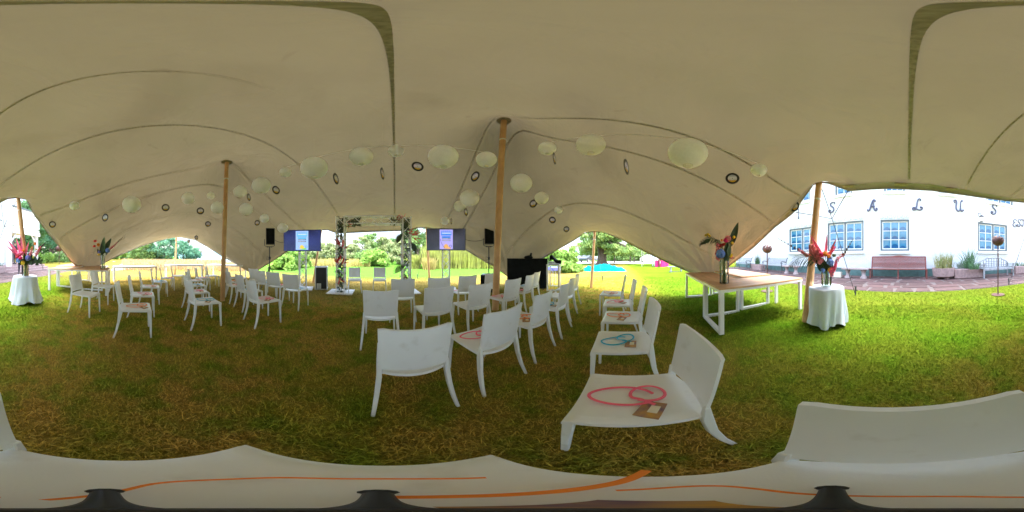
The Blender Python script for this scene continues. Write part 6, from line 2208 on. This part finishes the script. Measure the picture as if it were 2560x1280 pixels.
# ================================================================== FAR THINGS
def car(px, d, facing, mat, label):
    x, y = D2(px, d)
    t = thing('parked_car', label, 'car', (x, y, 0), facing, 'cars parked behind the cedar')
    prof = [(-2.1, .35), (-2.12, .75), (-1.95, .92), (-1.35, .98), (-.75, 1.42), (.55, 1.45), (1.15, .98), (1.9, .85), (2.1, .6), (2.1, .35)]
    mb = MB()
    n = len(prof)
    for s in (-1, 1):
        mb.add([(a, s * (.85 if b < 1.1 else .70), b) for a, b in prof], [tuple(range(n)) if s < 0 else tuple(range(n))[::-1]])
    mb.f += [(i, (i + 1) % n, n + (i + 1) % n, n + i) for i in range(n)]
    obj('body', mb.mesh('body', mat, bevel=.03), t)
    for s in (-1, 1):
        g = MB().add([(-.70, s * .735, 1.36), (.50, s * .735, 1.38), (1.02, s * .84, 1.0), (-1.15, s * .84, 1.0)], [(0, 1, 2, 3)])
        obj('side_window', g.mesh('side_window', 'glassdark'), t)
        for xx in (-1.35, 1.35):
            wl_ = obj('wheel', MB().tube([(xx, s * .72, .32), (xx, s * .88, .32)], .32, 16).mesh('wheel', 'tyre'), t)
            obj('rim', MB().tube([(xx, s * .87, .32), (xx, s * .892, .32)], .19, 10).mesh('rim', 'alu'), wl_)
    for s in (-1, 1): obj('headlight', MB().box((2.08, s * .6, .68), (.06, .3, .14)).mesh('headlight', 'whitemetal'), t)
    ws = MB().add([(.62, -.68, 1.40), (.62, .68, 1.40), (1.14, .78, 1.01), (1.14, -.78, 1.01)], [(0, 1, 2, 3)])
    obj('windscreen', ws.mesh('windscreen', 'glassdark'), t)
car(1470, 34, .6, 'cardark', 'dark parked car left of the cedar trunk')
car(1496, 37, .5, 'carpaint', 'grey parked car close beside the cedar trunk')
car(1453, 42, .4, 'carpaint', 'grey parked car beside the white building')
car(1624, 32, .2, 'carwhite', 'white parked car left of the people at the pink stall')
wb_ = thing('white_building', 'white building corner with a green door beside the cedar', 'building', (*D2(1440, 46), 0), -az(1440))
obj('wall', MB().box((0, 2, 2.0), (2.4, 4, 4)).mesh('wall', 'whitepaint'), wb_)
obj('door', MB().box((-.1, -.02, 1.4), (.9, .06, 2.8)).mesh('door', 'plinth'), wb_)
obj('roof', MB().box((0, 2, 4.1), (2.9, 4.5, .2)).mesh('roof', 'roof'), wb_)
cn = thing('white_canopy', 'white party canopy over the pink stall on the lawn edge', 'canopy', (*D2(1636, 19.5), 0), -az(1636))
for sx_ in (-1.5, 1.5):
    for sy_ in (0, 2.8): obj('post', MB().tube([(sx_, sy_, 0), (sx_, sy_, 2.15)], .03, 6).mesh('post', 'whitemetal'), cn)
cm = MB().add([(-1.55, -.05, 2.15), (1.55, -.05, 2.15), (1.55, 2.85, 2.15), (-1.55, 2.85, 2.15), (0, 1.4, 3.0)], [(0, 1, 4), (1, 2, 4), (2, 3, 4), (3, 0, 4)])
cm.add([(-1.55, -.05, 2.15), (1.55, -.05, 2.15), (1.55, -.05, 1.95), (-1.55, -.05, 1.95)], [(0, 1, 2, 3)])
obj('canopy_cloth', cm.mesh('canopy_cloth', 'cloth'), cn)
def pink_table(px, d, w, label):
    x, y = D2(px, d)
    mb = MB()
    n = 40
    vs = []
    for j in range(6):
        for k in range(n):
            a = 2 * PI * k / n
            rr = w / 2 * (1 + .12 * j / 5 + .07 * math.sin(9 * a) * j / 5)
            vs.append((rr * math.cos(a), rr * .7 * math.sin(a), .74 * (1 - j / 5)))
    fs = [(i * n + k, i * n + (k + 1) % n, (i + 1) * n + (k + 1) % n, (i + 1) * n + k) for i in range(5) for k in range(n)] + [tuple(range(n))]
    tag(obj('pink_tablecloth', mb.add(vs, fs).mesh('pink_tablecloth', 'magenta', smooth=True), loc=(x, y, 0)), label, 'tablecloth', 'pink cloths at the stall')
pink_table(1643, 18.6, .55, 'bright pink clothed table between the two standing people')
pink_table(1658, 18.6, .75, 'bright pink clothed table right of the dark dressed person')
pink_table(1667, 18.9, .5, 'narrow pink clothed table at the right end of the stall')
pb = thing('picnic_bench', 'low flat bench seen under the tent edge right of the pink stall', 'bench', (*D2(1690, 12.5), 0), -az(1690) + .2)
obj('top', MB().box((0, 0, .44), (1.25, .4, .05)).mesh('top', 'greywood'), pb)
for s in (-1, 1): obj('leg', MB().box((s * .4, 0, .21), (.07, .34, .42)).mesh('leg', 'greywood'), pb)
obj('stretcher', MB().box((0, 0, .05), (1.1, .06, .05)).mesh('stretcher', 'greywood'), pb)

def person(px, d, facing, shirt, legs, label, base=0.0, hgt=1.74, arms=.10):
    x, y = D2(px, d)
    s = hgt / 1.74
    J = {'pelvis': (0, 0, .95), 'waist': (0, .0, 1.10), 'chest': (0, .01, 1.30), 'neck': (0, .0, 1.46), 'chin': (0, .015, 1.54), 'head': (0, .02, 1.64), 'crown': (0, .0, 1.72),
         'shl': (-.17, 0, 1.41), 'ell': (-.23, -.02, 1.13), 'wrl': (-.22, arms, .90), 'hal': (-.21, arms + .04, .82), 'shr': (.17, 0, 1.41), 'elr': (.23, -.02, 1.13), 'wrr': (.20, arms + .06, .93), 'har': (.18, arms + .12, .87),
         'hil': (-.09, 0, .90), 'knl': (-.10, .02, .50), 'anl': (-.11, -.02, .09), 'tol': (-.12, .14, .03), 'hir': (.09, 0, .90), 'knr': (.10, .02, .50), 'anr': (.12, -.02, .09), 'tor': (.13, .14, .03)}
    Rd = {'pelvis': (.15, .11), 'waist': (.135, .10), 'chest': (.16, .11), 'neck': (.055, .055), 'chin': (.062, .075), 'head': (.078, .095), 'crown': (.05, .06), 'shl': (.062, .06), 'ell': (.042, .042), 'wrl': (.030, .026), 'hal': (.042, .022),
          'shr': (.062, .06), 'elr': (.042, .042), 'wrr': (.030, .026), 'har': (.042, .022), 'hil': (.09, .09), 'knl': (.062, .062), 'anl': (.045, .045), 'tol': (.045, .03), 'hir': (.09, .09), 'knr': (.062, .062), 'anr': (.045, .045), 'tor': (.045, .03)}
    E = [('pelvis', 'waist'), ('waist', 'chest'), ('chest', 'neck'), ('neck', 'chin'), ('chin', 'head'), ('head', 'crown'), ('chest', 'shl'), ('shl', 'ell'), ('ell', 'wrl'), ('wrl', 'hal'), ('chest', 'shr'), ('shr', 'elr'), ('elr', 'wrr'), ('wrr', 'har'),
         ('pelvis', 'hil'), ('hil', 'knl'), ('knl', 'anl'), ('anl', 'tol'), ('pelvis', 'hir'), ('hir', 'knr'), ('knr', 'anr'), ('anr', 'tor')]
    names = list(J)
    me = bpy.data.meshes.new('skin_src')
    me.from_pydata([tuple(c * s for c in J[n]) for n in names], [(names.index(a), names.index(b)) for a, b in E], [])
    o = bpy.data.objects.new('skin_src', me)
    COL.objects.link(o)
    md = o.modifiers.new('skin', 'SKIN')
    for i, n in enumerate(names):
        me.skin_vertices[0].data[i].radius = tuple(q * s for q in Rd[n])
    me.skin_vertices[0].data[0].use_root = True
    sd = o.modifiers.new('sub', 'SUBSURF'); sd.levels = 2
    dg = bpy.context.evaluated_depsgraph_get()
    nm = bpy.data.meshes.new_from_object(o.evaluated_get(dg))
    bpy.data.objects.remove(o)
    for m_ in (shirt, legs, 'skin', 'black'): nm.materials.append(MAT[m_])
    nm.name = 'person'
    for pl_ in nm.polygons:
        c = pl_.center / s
        mi = 0
        if c.z > 1.47 or (abs(c.x) > .15 and c.z < .97 and c.z > .6 and c.y > .03): mi = 2
        elif c.z < .10: mi = 3
        elif c.z < .98 and abs(c.x) < .20: mi = 1
        elif c.z < .93: mi = 2
        pl_.material_index = mi
        pl_.use_smooth = True
    t = tag(obj('person', nm, loc=(x, y, base), rz=-facing), label, 'person', 'people around the tent')
    hb_ = MB()
    hb_.sphere((0, -.012 * s, 1.665 * s), .098 * s, 14, 10, sq=.95)
    hb_.f = [f for f in hb_.f if sum(hb_.v[i][2] for i in f) / len(f) > 1.63 * s or sum(hb_.v[i][1] for i in f) / len(f) < -.03 * s]
    obj('hair', hb_.mesh('hair', 'hair', smooth=True), t)
    fc_ = MB().add([(-.012 * s, .105 * s, 1.645 * s), (.012 * s, .105 * s, 1.645 * s), (.016 * s, .108 * s, 1.60 * s), (-.016 * s, .108 * s, 1.60 * s), (0, .135 * s, 1.605 * s)], [(0, 1, 4), (1, 2, 4), (2, 3, 4), (3, 0, 4)])
    obj('nose', fc_.mesh('nose', 'skin'), t)
    for q in (-1, 1): obj('eye', MB().sphere((q * .034 * s, .100 * s, 1.65 * s), .012 * s, 8, 6).mesh('eye', 'black'), t)
    for q in (-1, 1): obj('ear', MB().sphere((q * .085 * s, .0, 1.63 * s), .026 * s, 8, 6).mesh('ear', 'skin'), t)
    obj('mouth', MB().box((0, .103 * s, 1.575 * s), (.045 * s, .012 * s, .01 * s)).mesh('mouth', 'maroon'), t)
person(52, 9.75, R(20), 'shirtwhite', 'trousers', 'person in pale shirt and black trousers standing on the paving by the veranda', base=.155)
person(38, 12.6, R(60), 'shirtdark', 'trousers', 'person in dark clothes standing in the shade of the veranda porch', base=.61, hgt=1.7)
person(1634, 18.2, R(40), 'shirtwhite', 'jeans', 'person in white shirt and light jeans at the pink stall', hgt=1.78)
person(1648, 18.3, R(-60), 'shirtdark', 'maroon', 'person in dark top and maroon trousers at the pink stall', hgt=1.78)
